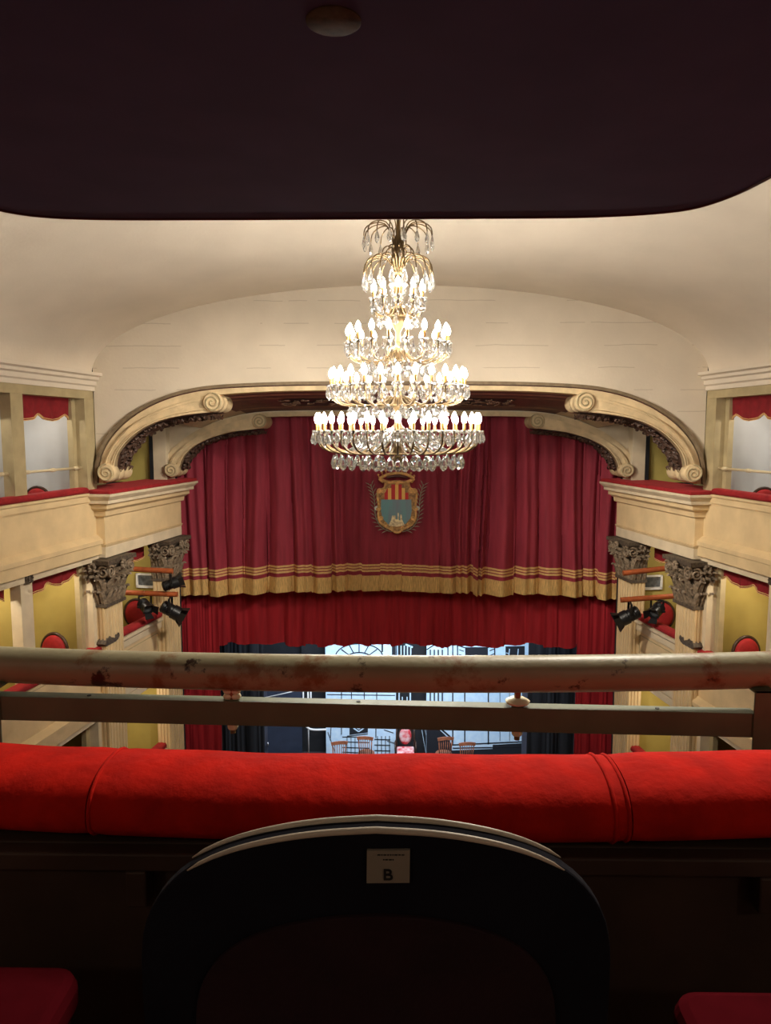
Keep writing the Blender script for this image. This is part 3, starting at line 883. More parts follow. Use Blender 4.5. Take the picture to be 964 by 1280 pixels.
def added_box_lamp(T, u, v, z, power):  # unseen light added to brighten a dark box interior
    l = bpy.data.lights.new('added_box_lamp', 'POINT'); l.energy = power; l.color = (1.0, 0.88, 0.70); l.shadow_soft_size = .06
    o = bpy.data.objects.new('added_box_lamp', l); o.location = T(u, v, z); C.objects.link(o)
ROW = {0: 'top-row', 1: 'middle-row'}
for side in ('left', 'right'):
    T = side_wall(side)
    pilaster(side, T, -.14, .37, 'fluted cream pilaster with dark carved capital nearest the camera, %s of the stage' % side)
    pilaster(side, T, 1.85, 2.40, 'fluted cream pilaster with dark carved capital touching the curtain, %s of the stage' % side)
    for (a, c) in BAYS[:2]:
        added_box_lamp(T, (a + c) / 2, -.55, .30, 6)
        added_box_lamp(T, (a + c) / 2, -.55, -2.0, 11)
    added_box_lamp(T, 1.2, -.55, .25, 1.2)  # added to lift the unlit niche behind the arch
    added_box_lamp(T, 1.0, -.5, -2.0, 6.5)
    added_box_lamp(T, 1.0, -.5, -4.5, 9)
    for ti, z0 in enumerate(TIERS[:2]):
        top = .50 if ti == 0 else TIERS[ti - 1] - 1.0
        for bi, (a, c) in enumerate(BAYS[:2]):
            where = ('box beside the proscenium arch' if ti == 0 else 'box beside the carved pilaster') if bi == 0 else 'box at the %s picture edge' % side
            row = ROW[ti]
            valance(side, T, a, c - .05, top - .01, .34 if ti == 0 else .36, -.20, 2.3 if ti == 0 else 2.2, 'scalloped red valance with gold braid, %s %s, %s' % (row, where, side))
            ledge_cushion(T, a - .235, c if bi else (-.33 if ti == 0 else -.16), z0, -.15, .06, .09, 'red velvet ledge cushion, %s %s, %s' % (row, where, side))
            if ti == 0:
                # curtain rod with a centre knob
                cc = Vector(T((a + c) / 2, -.10, -.52))
                r = thing('curtain_rod', 'thin cream rod across the top-row %s, %s' % (where, side), 'rod', tuple(cc), 0, 'thin rods across the top boxes')
                m = MB(); m.tube([Vector(T(a + .005, -.10, -.52)) - cc, Vector(T(c - .005, -.10, -.52)) - cc], .018, 8)
                m.build('bar', 'rod', r, smooth=True)
                for uo in (0, -.55, .55):
                    m = MB()
                    m.lathe([(.018, -.05), (.026, -.04), (.028, 0), (.026, .04), (.018, .05)], 10, 0, T=Matrix.Translation(Vector(T((a + c) / 2 + uo, -.10, -.52)) - cc) @ Matrix.Rotation(PI / 2 - AL if side == 'left' else PI / 2 + AL, 4, 'Z') @ Matrix.Rotation(PI / 2, 4, 'Y'))
                    m.build('knob', 'rod', r, smooth=True)
        # chair in the first bay
    fz = TIERS[0] - .80
    sg = 1 if side == 'left' else -1
    r1 = round_chair('red oval-back chair in the top-row white box, %s' % side, T(-1.08, -.34, fz), PI, 'red oval-back chairs in the boxes')
    r1.scale = (.9, .9, .80)
    round_chair('red oval-back chair against the olive wall of the middle-row box, %s' % side, T(-.65, -.52, TIERS[1] - .80), PI + sg * -.1, 'red oval-back chairs in the boxes')
    round_chair('red oval-back chair behind the lamps in the box between pilasters, %s' % side, T(1.66, -.40, TIERS[1] - .80), PI + sg * .15, 'red oval-back chairs in the boxes')
    # red cloth on the entablature, cushions of the lower stage boxes
    m = MB()
    m.prism([(-.31, -.40), (2.74, -.40), (2.74, .375), (-.31, .375)], lambda u, v: T(u, v, -.90), lambda u, v: T(u * .997, v - .012, -.845))
    o = m.build('ledge_cover', 'redvelvet', bevel=.012)
    c = Vector(T(1.2, 0, -.90)); o.data.transform(Matrix.Translation(-c)); o.location = c
    tag(o, 'red velvet cover on the cornice under the scroll brackets, %s' % side, 'ledge cover', 'red velvet covers on the cornices')
    ledge_cushion(T, .37, 1.85, TIERS[1] + .05, -.14, .05, .10, 'red velvet ledge cushion between the pilasters beneath the spotlights, %s' % side)
    ledge_cushion(T, .37, 1.85, TIERS[2] + .05, -.14, .05, .10, 'red velvet ledge cushion between the pilasters in the lowest row, %s' % side)
    valance(side, T, .42, 1.82, -1.92, .30, -.25, 1.8, 'scalloped red valance between the carved capitals, %s' % side)
    # carved scroll where the middle ledge meets the pilaster
    c = Vector(T(-.20, .10, TIERS[1] + .0))
    m = MB()
    pts = [(-.16, .09), (-.11, .14), (-.04, .13), (.02, .09), (.09, .08), (.15, .13), (.21, .12), (.23, .07), (.18, .02), (.1, 0.0), (-.16, 0.0), (-.20, .04)]
    m.prism(pts, lambda p, z: Vector(T(p, .14, TIERS[1] + z)) - c + c, lambda p, z: Vector(T(p, -.03, TIERS[1] + z)))
    o = m.build('carved_scroll', 'capstone', bevel=.01)
    o.data.transform(Matrix.Translation(-c) @ Matrix.Translation((0, 0, .0))); o.location = c
    tag(o, 'small dark carved scroll on the red ledge beside the near pilaster, %s' % side, 'ornament', 'carved scrolls on the middle ledge')
    # little carved rosette on the lintel of the middle row
    c = Vector(T(-1.73, .02, TIERS[0] - 1.065))
    m = MB()
    nn = Vector(T(0, 1, 0)) - Vector(T(0, 0, 0)); uu = Vector(T(1, 0, 0)) - Vector(T(0, 0, 0))
    m.prism([(-.07, -.07), (.07, -.07), (.07, .07), (-.07, .07)], lambda p, z: uu * p + Vector((0, 0, z)) - nn * .02, lambda p, z: uu * p * .9 + Vector((0, 0, z * .9)) + nn * .025)
    for q in range(8):
        a = 2 * PI * q / 8
        m.lathe([(.001, -.02), (.016, -.01), (.018, 0), (.016, .01), (.001, .02)], 6, 0, tuple(uu * (.04 * math.cos(a)) + Vector((0, 0, .04 * math.sin(a))) + nn * .03))
    o = m.build('carved_rosette', 'capstone', loc=tuple(c))
    tag(o, 'small square carved rosette on the lintel above the middle-row post, %s' % side, 'ornament', 'carved rosettes on the lintels')
    # glazed panel on the back wall of the stage box
    c = Vector(T(1.995, -.31, -2.65))
    r = thing('glazed_wall_panel', 'small white framed grey glass panel on the olive wall of the stage box, %s' % side, 'wall panel', tuple(c), 0, 'white framed panels in the stage boxes')
    pn = lambda d: (lambda p, z: nn * p + Vector((0, 0, z)) - uu * d)
    m = MB()
    for (p0, p1, z0_, z1_) in ((-.19, .19, .10, .13), (-.19, .19, -.13, -.085), (-.19, -.155, -.13, .13), (.155, .19, -.13, .13)):
        m.prism([(p0, z0_), (p1, z0_), (p1, z1_), (p0, z1_)], pn(0), pn(.04))
    m.build('frame', 'white', r)
    m = MB(); m.prism([(-.16, -.09), (.16, -.09), (.16, .105), (-.16, .105)], pn(.004), pn(.02))
    m.build('pane', 'greyglass', r)

# orange lamp pipes and the lanterns on them
def pipe(label, a, b_):
    a = Vector(a); b_ = Vector(b_)
    m = MB(); m.tube([a - a, b_ - a], .045, 12)
    m2 = m.build('lamp_pipe', 'orange', smooth=True, angle=40, loc=tuple(a))
    return tag(m2, label, 'pipe', 'orange pipes carrying the lamps')
YP = 12.1
pl = [((150, 710.5), (216, 714)), ((150, 740), (222, 742.5))]
pipe('upper orange pipe sticking out of the left stage box', P(150, 710.5, YP), P(216, 714, YP))
pipe('lower orange pipe sticking out of the left stage box', P(150, 740.5, YP), P(222, 743, YP))
pipe('upper orange pipe sticking out of the right stage box', P(845, 709, YP), P(779, 716.5, YP))
pipe('lower orange pipe sticking out of the right stage box', P(845, 745, YP), P(776, 750, YP))
spotlight('black spotlight under the upper orange pipe, left of the stage', P(213, 713.8, YP), (.75, .3, .25), 'black stage spotlights', .85)
spotlight('black spotlight hanging below the lower orange pipe, left of the stage', P(213, 742.7, YP), (.75, .1, -.45), 'black stage spotlights', 1.05)
spotlight('black spotlight hanging below the lower orange pipe, right of the stage', P(788, 749.2, YP), (-.75, .1, -.42), 'black stage spotlights', 1.05)
spotlight('black spotlight on the lower pipe inside the left stage box', P(181, 741.4, YP), (.6, -.6, -.3), 'black stage spotlights', .85)
spotlight('black spotlight on the lower pipe inside the right stage box', P(822, 746.7, YP), (-.6, -.6, -.3), 'black stage spotlights', .85)

# ------------------------------------------------------------------ stage house
b = MB()
b.box(-5.6, 5.6, 13.5, 21.1, ZS - .1, ZS)
struct(b.build('stage_floor', 'stagewood'))
b = MB(); b.box(-5.6, 5.6, 13.42, 13.5, ZF, ZS + .02); struct(b.build('trim_7', 'darkpanel'))
b = MB(); b.box(-5.6, 5.6, 21.0, 21.1, ZS, 1.0); struct(b.build('wall_stage', 'black'))
b = MB(); b.box(-5.7, -5.6, 13.4, 21.1, ZS, 1.0); struct(b.build('wall_stage_left', 'black'))
b = MB(); b.box(5.6, 5.7, 13.4, 21.1, ZS, 1.0); struct(b.build('wall_stage_right', 'black'))
b = MB(); b.box(-5.7, 5.7, 13.5, 21.1, 1.0, 1.1); b.box(-5.7, 5.7, 13.5, 13.58, .4, 1.0)
struct(b.build('ceiling_stage', 'black'))
for s in (-1, 1):
    b = MB(); b.box(min(s * 4.05, s * 5.7), max(s * 4.05, s * 5.7), 13.45, 13.55, ZF, 1.0)
    struct(b.build('wall_stage_front', 'black'))

class Folds:
    def __init__(s, x0, x1, wmin, wmax, amp, seed):
        r = random.Random(seed); s.b = [x0]
        while s.b[-1] < x1: s.b.append(s.b[-1] + r.uniform(wmin, wmax))
        s.a = [amp * r.uniform(.5, 1.2) for _ in s.b]
        s.sk = [r.uniform(-.5, .5) for _ in s.b]
        s.dz = [r.uniform(-.03, .03) for _ in s.b]
        s.ln = [r.uniform(-.05, .05) for _ in s.b]
        s.rp = [(r.choice((1, 2, 2, 3)), r.uniform(.05, .42), r.uniform(0, 6)) for _ in s.b]
        s.amp = amp; s.flat = 0
    def sec(s, x):
        k = 0
        while k < len(s.b) - 2 and s.b[k + 1] <= x: k += 1
        return k
    def y(s, x, zf=0):
        k = s.sec(x); t = (x - s.b[k]) / (s.b[k + 1] - s.b[k])
        t = min(1, max(0, t)); n, q, ph = s.rp[k]
        t2 = t ** (1 + .6 * s.sk[k])
        g = 1.0
        if s.flat:
            q_ = min(1, max(0, (abs(x) - .45) / .6)); g = .28 + .72 * q_ * q_ * (3 - 2 * q_)
        return -g * s.a[k] * (math.sin(PI * t2) ** .75) - g * s.a[k] * q * math.sin(2 * PI * n * t + ph) * math.sin(PI * t)
def drape(mb, F, x0, x1, Y, ztop, zbot, nx, nz, th=.02, lean=1.0, mi=0, push=0):
    def pt(i, j):
        x = x0 + (x1 - x0) * i / (nx - 1); k = F.sec(x); f = j / (nz - 1)
        zb = zbot(x) + F.dz[k] * (.0 if callable(ztop) else 1)
        zt = ztop(x) if callable(ztop) else ztop
        z = zt + (zb - zt) * f
        return (x, Y + F.y(x + lean * .06 * math.sin(z * .9 + k)) * (.75 + .25 * f) - push, z)
    mb.sheet(nx, nz, pt, lambda p: p + Vector((0, th, 0)), mi)

# front house curtain with braid, fringe and coat of arms
YC = 13.95
F1 = Folds(-4.75, 4.75, .26, .50, .20, 21); F1.flat = 1
def cbot(x): return -3.03 - .006 * x * x
cur = thing('front_curtain', 'crimson velvet front curtain with gold fringed hem and coat of arms', 'curtain', (0, YC, -3.1))
lc = (0, -YC, 3.1)
m = MB()
def fulldrape(F, x0, x1, Y, dz0, dz1, nx, nz, push, th, mi, mb):
    def pt(i, j):
        x = x0 + (x1 - x0) * i / (nx - 1); k = F.sec(x); f = j / (nz - 1)
        base = cbot(x) + F.dz[k]
        zt = dz0 if dz0 > -1 and nz > 5 else base + dz0
        z = zt + (base + dz1 - zt) * f
        g = (z - .6) / (base - .6)
        return (x, Y + F.y(x + .05 * math.sin(z * .9 + k)) * (.7 + .3 * g) - push, z)
    mb.sheet(nx, nz, pt, lambda p: p + Vector((0, th, 0)), mi)
m = MB(); fulldrape(F1, -4.7, 4.7, YC, .62, .02, 620, 14, 0, .02, 0, m)
m.build('cloth', 'curtain', cur, smooth=True, loc=lc, angle=70)
m = MB()
for (a, c) in ((.52, .485), (.465, .43), (.41, .375)): fulldrape(F1, -4.7, 4.7, YC, a, c, 620, 2, .012, .01, 0, m)
m.build('gold_braid', 'gold', cur, smooth=True, loc=lc, angle=70)
m = MB(); fulldrape(F1, -4.7, 4.7, YC, .30, 0, 620, 4, .016, .025, 0, m)
m.build('gold_fringe', 'fringe', cur, smooth=True, loc=lc, angle=70)

# coat of arms applied to the curtain
def coat():
    YA = YC - .19
    k = 8.764
    def Q(zx, zy, dy=0):
        p = P(440 + zx / k, 570 + zy / k, YA)
        return Vector((p.x, YA - dy, p.z)) + Vector(lc)
    def plate(mb, pts, d0, d1, mi=0):
        mb.prism(pts, lambda x, y: Q(x, y, d0), lambda x, y: Q(x, y, d1), mi)
    arms = MB()
    right = [(495, 300), (560, 290), (625, 280), (625, 330), (650, 370), (690, 355), (712, 380), (708, 470), (690, 560), (705, 640), (690, 720), (630, 770), (560, 800), (495, 850)]
    body = right + [(990 - x, y) for x, y in reversed(right[1:-1])]
    plate(arms, body, -.10, .03)
    root = arms.build('coat_of_arms', 'cgolddark', cur, bevel=.01)
    m = MB()
    xs = [358, 395, 432, 474, 510, 546, 582, 618]
    for q in range(7):
        y0 = 400 if q in (0, 6) else (350 if q in (1, 5) else 310)
        plate(m, [(xs[q], y0), (xs[q + 1], y0 if q not in (0,) else 350), (xs[q + 1], 475), (xs[q], 475)], .03, .042, 1 if q % 2 == 0 else 0)
    m.build('striped_field', ['cyel', 'cred'], root)
    m = MB(); plate(m, [(320, 475), (650, 475), (655, 600), (640, 680), (590, 740), (495, 765), (395, 745), (335, 680), (318, 600)], .03, .042)
    m.build('blue_field', 'cteal', root)
    m = MB()
    plate(m, [(400, 760), (430, 700), (440, 650), (478, 650), (480, 690), (500, 690), (500, 620), (515, 620), (515, 700), (530, 700), (530, 640), (545, 640), (552, 700), (580, 755), (495, 770)], .042, .06)
    for q in range(5): plate(m, [(420 + q * 28, 735), (440 + q * 28, 725), (436 + q * 28, 750)], .06, .075)
    m.build('castle_on_rock', 'crock', root)
    # scrolled edge
    m = MB()
    loop = [Q(x, y, .045) for x, y in body]
    m.tube(smooth_path(loop + [loop[0]], 90, 2), .02, 7)
    for s in (-1, 1):
        for (x, y, r) in ((150, -105, 32), (195, -95, 22), (200, 95, 26), (130, 265, 22), (60, 310, 22), (175, 200, 24)):
            pts = []
            for q in range(22):
                t = q / 21; a = t * 3.4 * PI; rr = r * (1 - .8 * t)
                pts.append(Q(495 + s * (x + rr * math.cos(a)), 475 + y + rr * math.sin(a), .06))
            m.tube(pts, .014, 6)
    m.build('scroll_border', 'cgold', root, smooth=True)
    # crown
    m = MB()
    arc = [(300, 245), (380, 200), (495, 180), (610, 200), (680, 245)]
    m.tube(smooth_path([Q(x, y, .08) for x, y in arc], 24), [.028] * 24, 8)
    m.tube(smooth_path([Q(x, y + 32, .06) for x, y in arc[1:-1]], 24), [.022] * 24, 8, 1)
    m.tube(smooth_path([Q(x, y, .06) for x, y in [(330, 262), (410, 290), (495, 275), (580, 290), (655, 262)]], 24), [.03] * 24, 8)
    m.tube([Q(300, 245, .08), Q(345, 285, .06)], .025, 8); m.tube([Q(680, 245, .08), Q(650, 285, .06)], .025, 8)
    for (x, y) in ((290, 205), (328, 175), (428, 140), (495, 128), (548, 140), (600, 155), (648, 185), (680, 215), (370, 155)):
        c = Q(x, y, .08)
        r = .022
        m.lathe([(.001, -r), (r * .7, -r * .7), (r, 0), (r * .7, r * .7), (.001, r)], 9, 0, tuple(c))
        m.tube([c, Q(x + (495 - x) * .06, y + 35, .07)], .009, 6)
    m.build('crown', ['cgold', 'maroon'], root, smooth=True)
    # palm and laurel sprays
    m = MB()
    for s in (-1, 1):
        st = [(60, 830), (150, 800), (215, 730), (245, 620), (245, 520), (255, 420), (290, 310)]
        pts = [(495 + s * x, y) for x, y in st]
        sp = smooth_path([Q(x, y, .02) for x, y in pts], 30)
        m.tube(sp, .008, 6)
        for i in range(2, 29, 2):
            t = (sp[i + 1 if i < 29 else i] - sp[i - 1]).normalized()
            sd_ = Vector((t.z, 0, -t.x))
            for g in (-1, 1):
                tip = sp[i] + t * .10 + sd_ * (.085 * g) + Vector((0, -.02, 0))
                mid = sp[i] + t * .055 + sd_ * (.036 * g)
                w_ = Vector((0, 0, 0)) + t * .0 + sd_.cross(Vector((0, 1, 0))) * .012
                a_ = [sp[i], mid + w_, tip, mid - w_]
                m.add(a_ + [p + Vector((0, .006, 0)) for p in a_], [(0, 1, 2, 3), (7, 6, 5, 4), (0, 4, 5, 1), (1, 5, 6, 2), (2, 6, 7, 3), (3, 7, 4, 0)])
    m.build('palm_sprays', 'cgreen', root)
    m = MB()
    for s in (-1, 1):
        c = Q(495 + s * 225, 570, .05)
        for q in range(6): m.lathe([(.001, -.02), (.018, -.01), (.018, .01), (.001, .02)], 7, 0, tuple(c + Vector((.025 * math.cos(q), 0, .025 * math.sin(q)))))
    m.build('flower', 'white', root, smooth=True)
coat()

# second curtain drop and the red legs
F2 = Folds(-4.1, 4.1, .22, .42, .07, 5)
Y2C = 14.38
m = MB()
def bot2(x): return P(497.6, 806, Y2C).z + .03 * math.sin(x * 9) * math.sin(x * 3.7 + 1)
drape(m, F2, -3.95, 3.95, Y2C, .4, bot2, 520, 10)
o = m.build('rear_curtain', 'curtain2', smooth=True, angle=70)
tag(o, 'shorter plain red curtain hanging behind the gold fringe', 'curtain')
for s, nm in ((-1, 'left'), (1, 'right')):
    F3 = Folds(-5, 5, .13, .24, .05, 31 + s)
    m = MB()
    x0, x1 = sorted((s * 4.85, s * 3.50))
    drape(m, F3, x0, x1, 14.17, .4, lambda x: ZS + .02, 120, 8)
    o = m.build('leg_curtain', 'curtain2', smooth=True, angle=70)
    tag(o, 'narrow full-height red side curtain at the %s of the stage' % nm, 'curtain', 'red side curtains')
    F4 = Folds(-6, 6, .2, .35, .06, 41 + s)
    m = MB()
    x0, x1 = sorted((s * 4.9, s * 3.0 if s > 0 else s * 3.1))
    drape(m, F4, x0, x1, 16.6, .6, lambda x: ZS + .02, 120, 6)
    o = m.build('black_drape', 'blackdrape', smooth=True, angle=70)
    tag(o, 'black stage drape beside the red side curtain, %s' % nm, 'drape', 'black stage drapes')

# painted set
YF = 18.5
def flat_panel(name, label, px0, px1, py_top, Y, material, cat='set panel', group=None, th=.04):
    a = P(px0, 900, Y).x; c = P(px1, 900, Y).x; zt = P(497, py_top, Y).z
    root = thing(name, label, cat, ((a + c) / 2, Y, ZS), 0, group)
    m = MB(); m.box(a, c, Y, Y + th, ZS, zt)
    m.v = [(x - (a + c) / 2, y - Y, z - ZS) for x, y, z in m.v]
    m.build('panel', material, root)
    return root
def strokes(root, lines, Y, wpx=1.0, name='ink_lines', fills=(), material='setink'):
    o = Vector(root.location); m = MB()
    for ln in lines:
        w_ = ln[0]; pts = [P(x, y, Y) for x, y in ln[1:]]
        k = Y / FPX * w_ * 1.5
        for a, c in zip(pts, pts[1:]):
            m.bar(a - o + Vector((0, -.006, 0)), c - o + Vector((0, -.006, 0)), .012, k, up=(0, 1, 0)) if False else m.bar(a - o + Vector((0, -.006, 0)), c - o + Vector((0, -.006, 0)), k, .012, up=(0, 1, 0))
    for f in fills:
        m.prism(f, lambda x, y: P(x, y, Y) - o + Vector((0, .0, 0)), lambda x, y: P(x, y, Y) - o + Vector((0, -.006, 0)))
    return m.build(name, material, root)
p1 = flat_panel('set_panel', 'blue white painted set panel with an inked fan window', 407.5, 495, 780, YF, 'setblue')
L = []
cx, cy = 449, 826
for r in (30, 17, 9): L.append([.9] + [(cx + r * math.cos(PI * t / 16), cy - r * .62 * math.sin(PI * t / 16) ** .9 - (3 if r > 20 else 0)) for t in range(17)])
for a in (18, 42, 66, 90, 114, 138, 162):
    a = math.radians(a); L.append([.8, (cx + 17 * math.cos(a), cy - 11 * math.sin(a)), (cx + 30 * math.cos(a), cy - 21.5 * math.sin(a))])
L.append([1, (419, 829), (480, 829)])
for x in (427, 439.5, 455.5, 471): L.append([.7, (x, 830), (x, 905)])
for y in (846, 868, 890): L.append([.5, (409, y), (494, y + 1)])
for x in (472, 477, 482, 487): L.append([.6, (x, 920), (x, 943)])
for y in (924, 931, 938): L.append([.6, (468, y), (488, y + .5)])
for x in (434, 439, 444, 449): L.append([.5, (x, 922), (x, 944)])
for y in (921, 928, 935, 941): L.append([.5, (428, y - (1 if y > 925 else 0)), (462, y)])
L += [[.6, (414, 908), (413, 925)], [.7, (427, 905), (427, 918)], [.8, (470, 905), (470, 922)], [.5, (434, 920), (460, 917)]]
for a_, b_ in (((410, 915), (419, 940)), ((480, 912), (492, 916)), ((484, 926), (494, 929))): L.append([.4, a_, b_])
strokes(p1, L, YF, fills=[[(437, 909), (460, 909), (460, 915.5), (437, 918.5)], [(477, 800), (479, 800), (479, 815), (477, 815)], [(490, 800), (494.9, 800), (494.9, 823), (490, 823)]])
strokes(p1, [[1.0, (442, 910), (448.5, 914.5), (455, 910)], [.8, (446, 909.5), (448.5, 911.5), (451, 909.5)]], YF - .008, name='white_lines', material='setblue')
p2 = flat_panel('set_panel', 'blue white painted set panel with an inked shutter window', 533, 663.5, 780, YF, 'setblue')
L = []
for x in (538, 543, 548, 553): L.append([1.1, (x, 812), (x, 905)])
for x in (560, 566, 572): L.append([.9, (x, 806), (x, 832)])
for x in (566, 581, 610.5): L.append([1.0, (x, 832), (x, 930)])
for y0 in (812, 818, 824): L += [[.6, (574, y0), (580, y0 + 2)], [.6, (612, y0 + 1.5), (618, y0 - 1)]]
L += [[.8, (572, 806.5), (581, 809.5), (610, 809.5), (618, 805)], [1, (618.5, 800), (618.5, 830)], [.9, (533.5, 812), (545, 804.5), (560, 801)]]
for y in (880, 893, 912): L.append([.4, (568, y), (652, y + 1)])
for x in (625, 637, 648): L.append([.3, (x, 866), (x, 926)])
L += [[1.3, (548, 908), (563, 921)], [.8, (563, 931), (652, 927)], [.8, (566, 935), (650, 933.5)]]
strokes(p2, L, YF, fills=[[(581.5, 810), (610, 810), (610, 826), (581.5, 826)], [(632, 808), (656, 807.5), (656, 826), (632, 826)], [(616, 931), (652, 929), (652, 946), (616, 946)], [(652.6, 830), (663.4, 830), (663.4, 948), (652.6, 948)],
                          [(533.1, 909), (546, 909), (560, 922), (565, 931), (565, 948), (533.1, 948)], [(565, 938), (616, 936), (616, 948), (565, 948)]])
strokes(p2, [[.7, (637, 811), (635.5, 826)], [.6, (643, 822), (643, 826)], [.6, (648, 811), (647, 822), (655, 820)], [.5, (637, 817), (632.5, 816)]], YF - .008, name='white_lines', material='setblue')
p3 = flat_panel('set_panel', 'black set panel with pale vertical slats between the blue white panels', 494.5, 533.5, 780, YF + .25, 'black')
strokes(p3, [[1.0, (x, 807), (x, 840)] for x in (497, 501.5, 505.5, 509.5, 513.5)] + [[1.4, (507, 805.5), (516, 809)]] + [[1.2, (499, 858), (499, 880)], [1.2, (513, 858), (513, 880)], [.8, (503, 871), (503, 880)], [.8, (509, 871), (509, 880)], [.4, (527, 910), (533, 944)], [.3, (531, 910), (535, 930)]], YF + .25, name='white_lines', material='setblue')
q1 = flat_panel('set_panel', 'dark navy flat panel with a small bright handle, left of the set', 334.5, 377.5, 836, YF + .1, 'navy')
m = MB(); o_ = Vector(q1.location); m.tube([P(334.8, 928, YF) - o_, P(334.8, 933, YF) - o_], .025, 8); m.build('handle', 'silver', q1, smooth=True)
flat_panel('set_panel', 'greyer slate flat panel, leftmost of the stage set', 306, 334.3, 836, YF + .1, 'slate')
flat_panel('set_panel', 'tall black flat with dim green top behind the left set', 377.8, 407, 790, YF + .3, 'black')
flat_panel('set_panel', 'narrow slate flat to the right of the inked panels', 653, 684, 850, YF - .25, 'slate')
flat_panel('set_panel', 'wide black flat behind the navy panel', 270, 377, 785, YF + .5, 'black')
# white metal stand beside the set
c = P(383, 905, YF - .4); c.z = ZS
r = thing('metal_stand', 'thin white metal stand with a bent arm left of the blue white set', 'stand', tuple(c))
m = MB()
for px in (379, 385, 388.5):
    p = P(px, 860, YF - .4) - c; m.tube([(p.x, 0, p.z + .1), (p.x, 0, p.z - .75 if px != 385 else 0.02)], .02, 8)
m.tube([P(x, y, YF - .4) - c for x, y in ((377, 858), (390, 858))], .018, 8)
m.build('pole', 'white', r, smooth=True)
m = MB(); m.tube(smooth_path([P(x, y, YF - .4) - c for x, y in ((383, 908), (386, 911), (392, 912.5), (408, 912))], 12), .03, 8); m.build('arm', 'white', r, smooth=True)
m = MB(); m.tube([P(x, y, YF - .4) - c for x, y in ((322, 874), (350, 868), (376, 862))], .014, 6); m.build('crossbar', 'white', r, smooth=True)

def spindle_chair():
    root = thing('spindle_back_chair', 'x', 'chair', (0, 0, 0))
    m = MB(); m.lathe([(.001, .425), (.19, .425), (.21, .44), (.205, .46), (.19, .465), (.001, .455)], 20); m.build('seat', 'chairwood', root, smooth=True, angle=40)
    for (x, y) in ((-.15, -.15), (.15, -.15), (-.15, .14), (.15, .14)):
        m = MB(); m.tube([(x * 1.3, y * 1.25, 0), (x * 1.15, y * 1.1, .22), (x, y, .44)], [.014, .02, .014], 8); m.build('leg', 'chairwood', root, smooth=True)
    m = MB(); m.tube([(-.17, -.16, .2), (.17, -.16, .2)], .011, 6); m.tube([(-.17, .16, .2), (.17, .16, .2)], .011, 6); m.build('stretcher', 'chairwood', root, smooth=True)
    top = []
    for q in range(9):
        x = -.20 + .05 * q; top.append((x, .22 + .0 - .25 * x * x, .90 + .03 * math.cos(x * 7)))
    m = MB(); 
    for a, c_ in zip(top, top[1:]): m.bar(a, c_, .025, .075, up=(0, 1, 0)) if False else m.bar(a, c_, .028, .08, up=(0, 0, 1))
    m.build('top_rail', 'chairwood', root)
    for q in range(7):
        x = -.165 + .055 * q
        m = MB(); m.tube([(x * .85, .165 - .2 * x * x, .45), (x, .205 - .25 * x * x, .88)], .014 if q in (0, 6) else .009, 7); m.build('spindle', 'chairwood', root, smooth=True)
    return root
ch = spindle_chair()
cl = [(423, 925, 17.45, .2, 'brown spindle back chair on stage, leftmost of the four'),
      (458, 920, 17.75, -.1, 'brown spindle back chair on stage just left of the patterned armchair'),
      (555, 921, 17.75, PI + .15 - PI, 'reddish spindle back chair on stage just right of the armchair'),
      (582, 926, 17.45, .1, 'reddish spindle back chair on stage, rightmost of the four')]
for i, (px, py, Y, rz, lab) in enumerate(cl):
    o = ch if i == 0 else copy_tree(ch)
    p = P(px, py, Y); o.location = (p.x, Y, ZS); o.rotation_euler = (0, 0, rz + PI)
    tag(o, lab, 'chair', 'spindle back chairs on the stage')
# armchair
M['damask'] = mat('red_white_damask', (0.62, 0.05, 0.07), 0.8, 0.0, 9, col2=(0.75, 0.55, 0.55), detail=2)
p = P(507, 911, 17.9)
r = thing('armchair', 'red and white damask armchair with dark wooden frame on stage', 'armchair', (p.x, 17.9, ZS), 0)
def oval2(k, y): return [(math.cos(2 * PI * q / 24) * .165 * k, y, .76 + math.sin(2 * PI * q / 24) * .24 * k) for q in range(24)]
m = MB(); m.tube(oval2(1.0, .2), .02, 8, closed=True)
for x in (-.225, .225): m.tube([(x, .2, .1), (x, .22, .6), (x * .98, .24, 1.02)], .022, 8)
m.tube([(-.225, .235, 1.0), (0, .235, 1.04), (.225, .235, 1.0)], .02, 8)
m.build('back_frame', 'darkwood', r, smooth=True)
m = MB(); rr = [oval2(.95, .21), oval2(.92, .17), oval2(.6, .15), oval2(.2, .145)]
m.add([q for a in rr for q in a], [(i * 24 + j, i * 24 + (j + 1) % 24, (i + 1) * 24 + (j + 1) % 24, (i + 1) * 24 + j) for i in range(3) for j in range(24)] + [tuple(range(24)), tuple(72 + j for j in range(24))])
m.build('back_pad', 'damask', r, smooth=True)
m = MB(); m.box(-.22, .22, -.24, .2, .40, .48); m.build('seat', 'damask', r, bevel=.03)
for (x, y) in ((-.2, -.22), (.2, -.22), (-.21, .2), (.21, .2)):
    m = MB(); m.tube([(x, y, 0), (x, y, .4)], [.016, .024], 8); m.build('leg', 'darkwood', r, smooth=True)
for s in (-1, 1):
    m = MB(); m.tube([(s * .225, .2, .66), (s * .26, 0, .66), (s * .26, -.2, .64)], .02, 8); m.tube([(s * .25, -.18, .42), (s * .26, -.19, .65)], .018, 8); m.build('armrest', 'darkwood', r, smooth=True)

# ------------------------------------------------------------------ chandelier
CY = 6.5
CX = P(497.6, 440, CY).x
def zc_(py): return P(497.6, py, CY).z
chz = thing('chandelier', 'tiered crystal chandelier with lit candle bulbs hanging before the stage', 'chandelier', (CX, CY, zc_(588)))
Z0 = zc_(588)
def zl(py): return zc_(py) - Z0
KP = CY / FPX
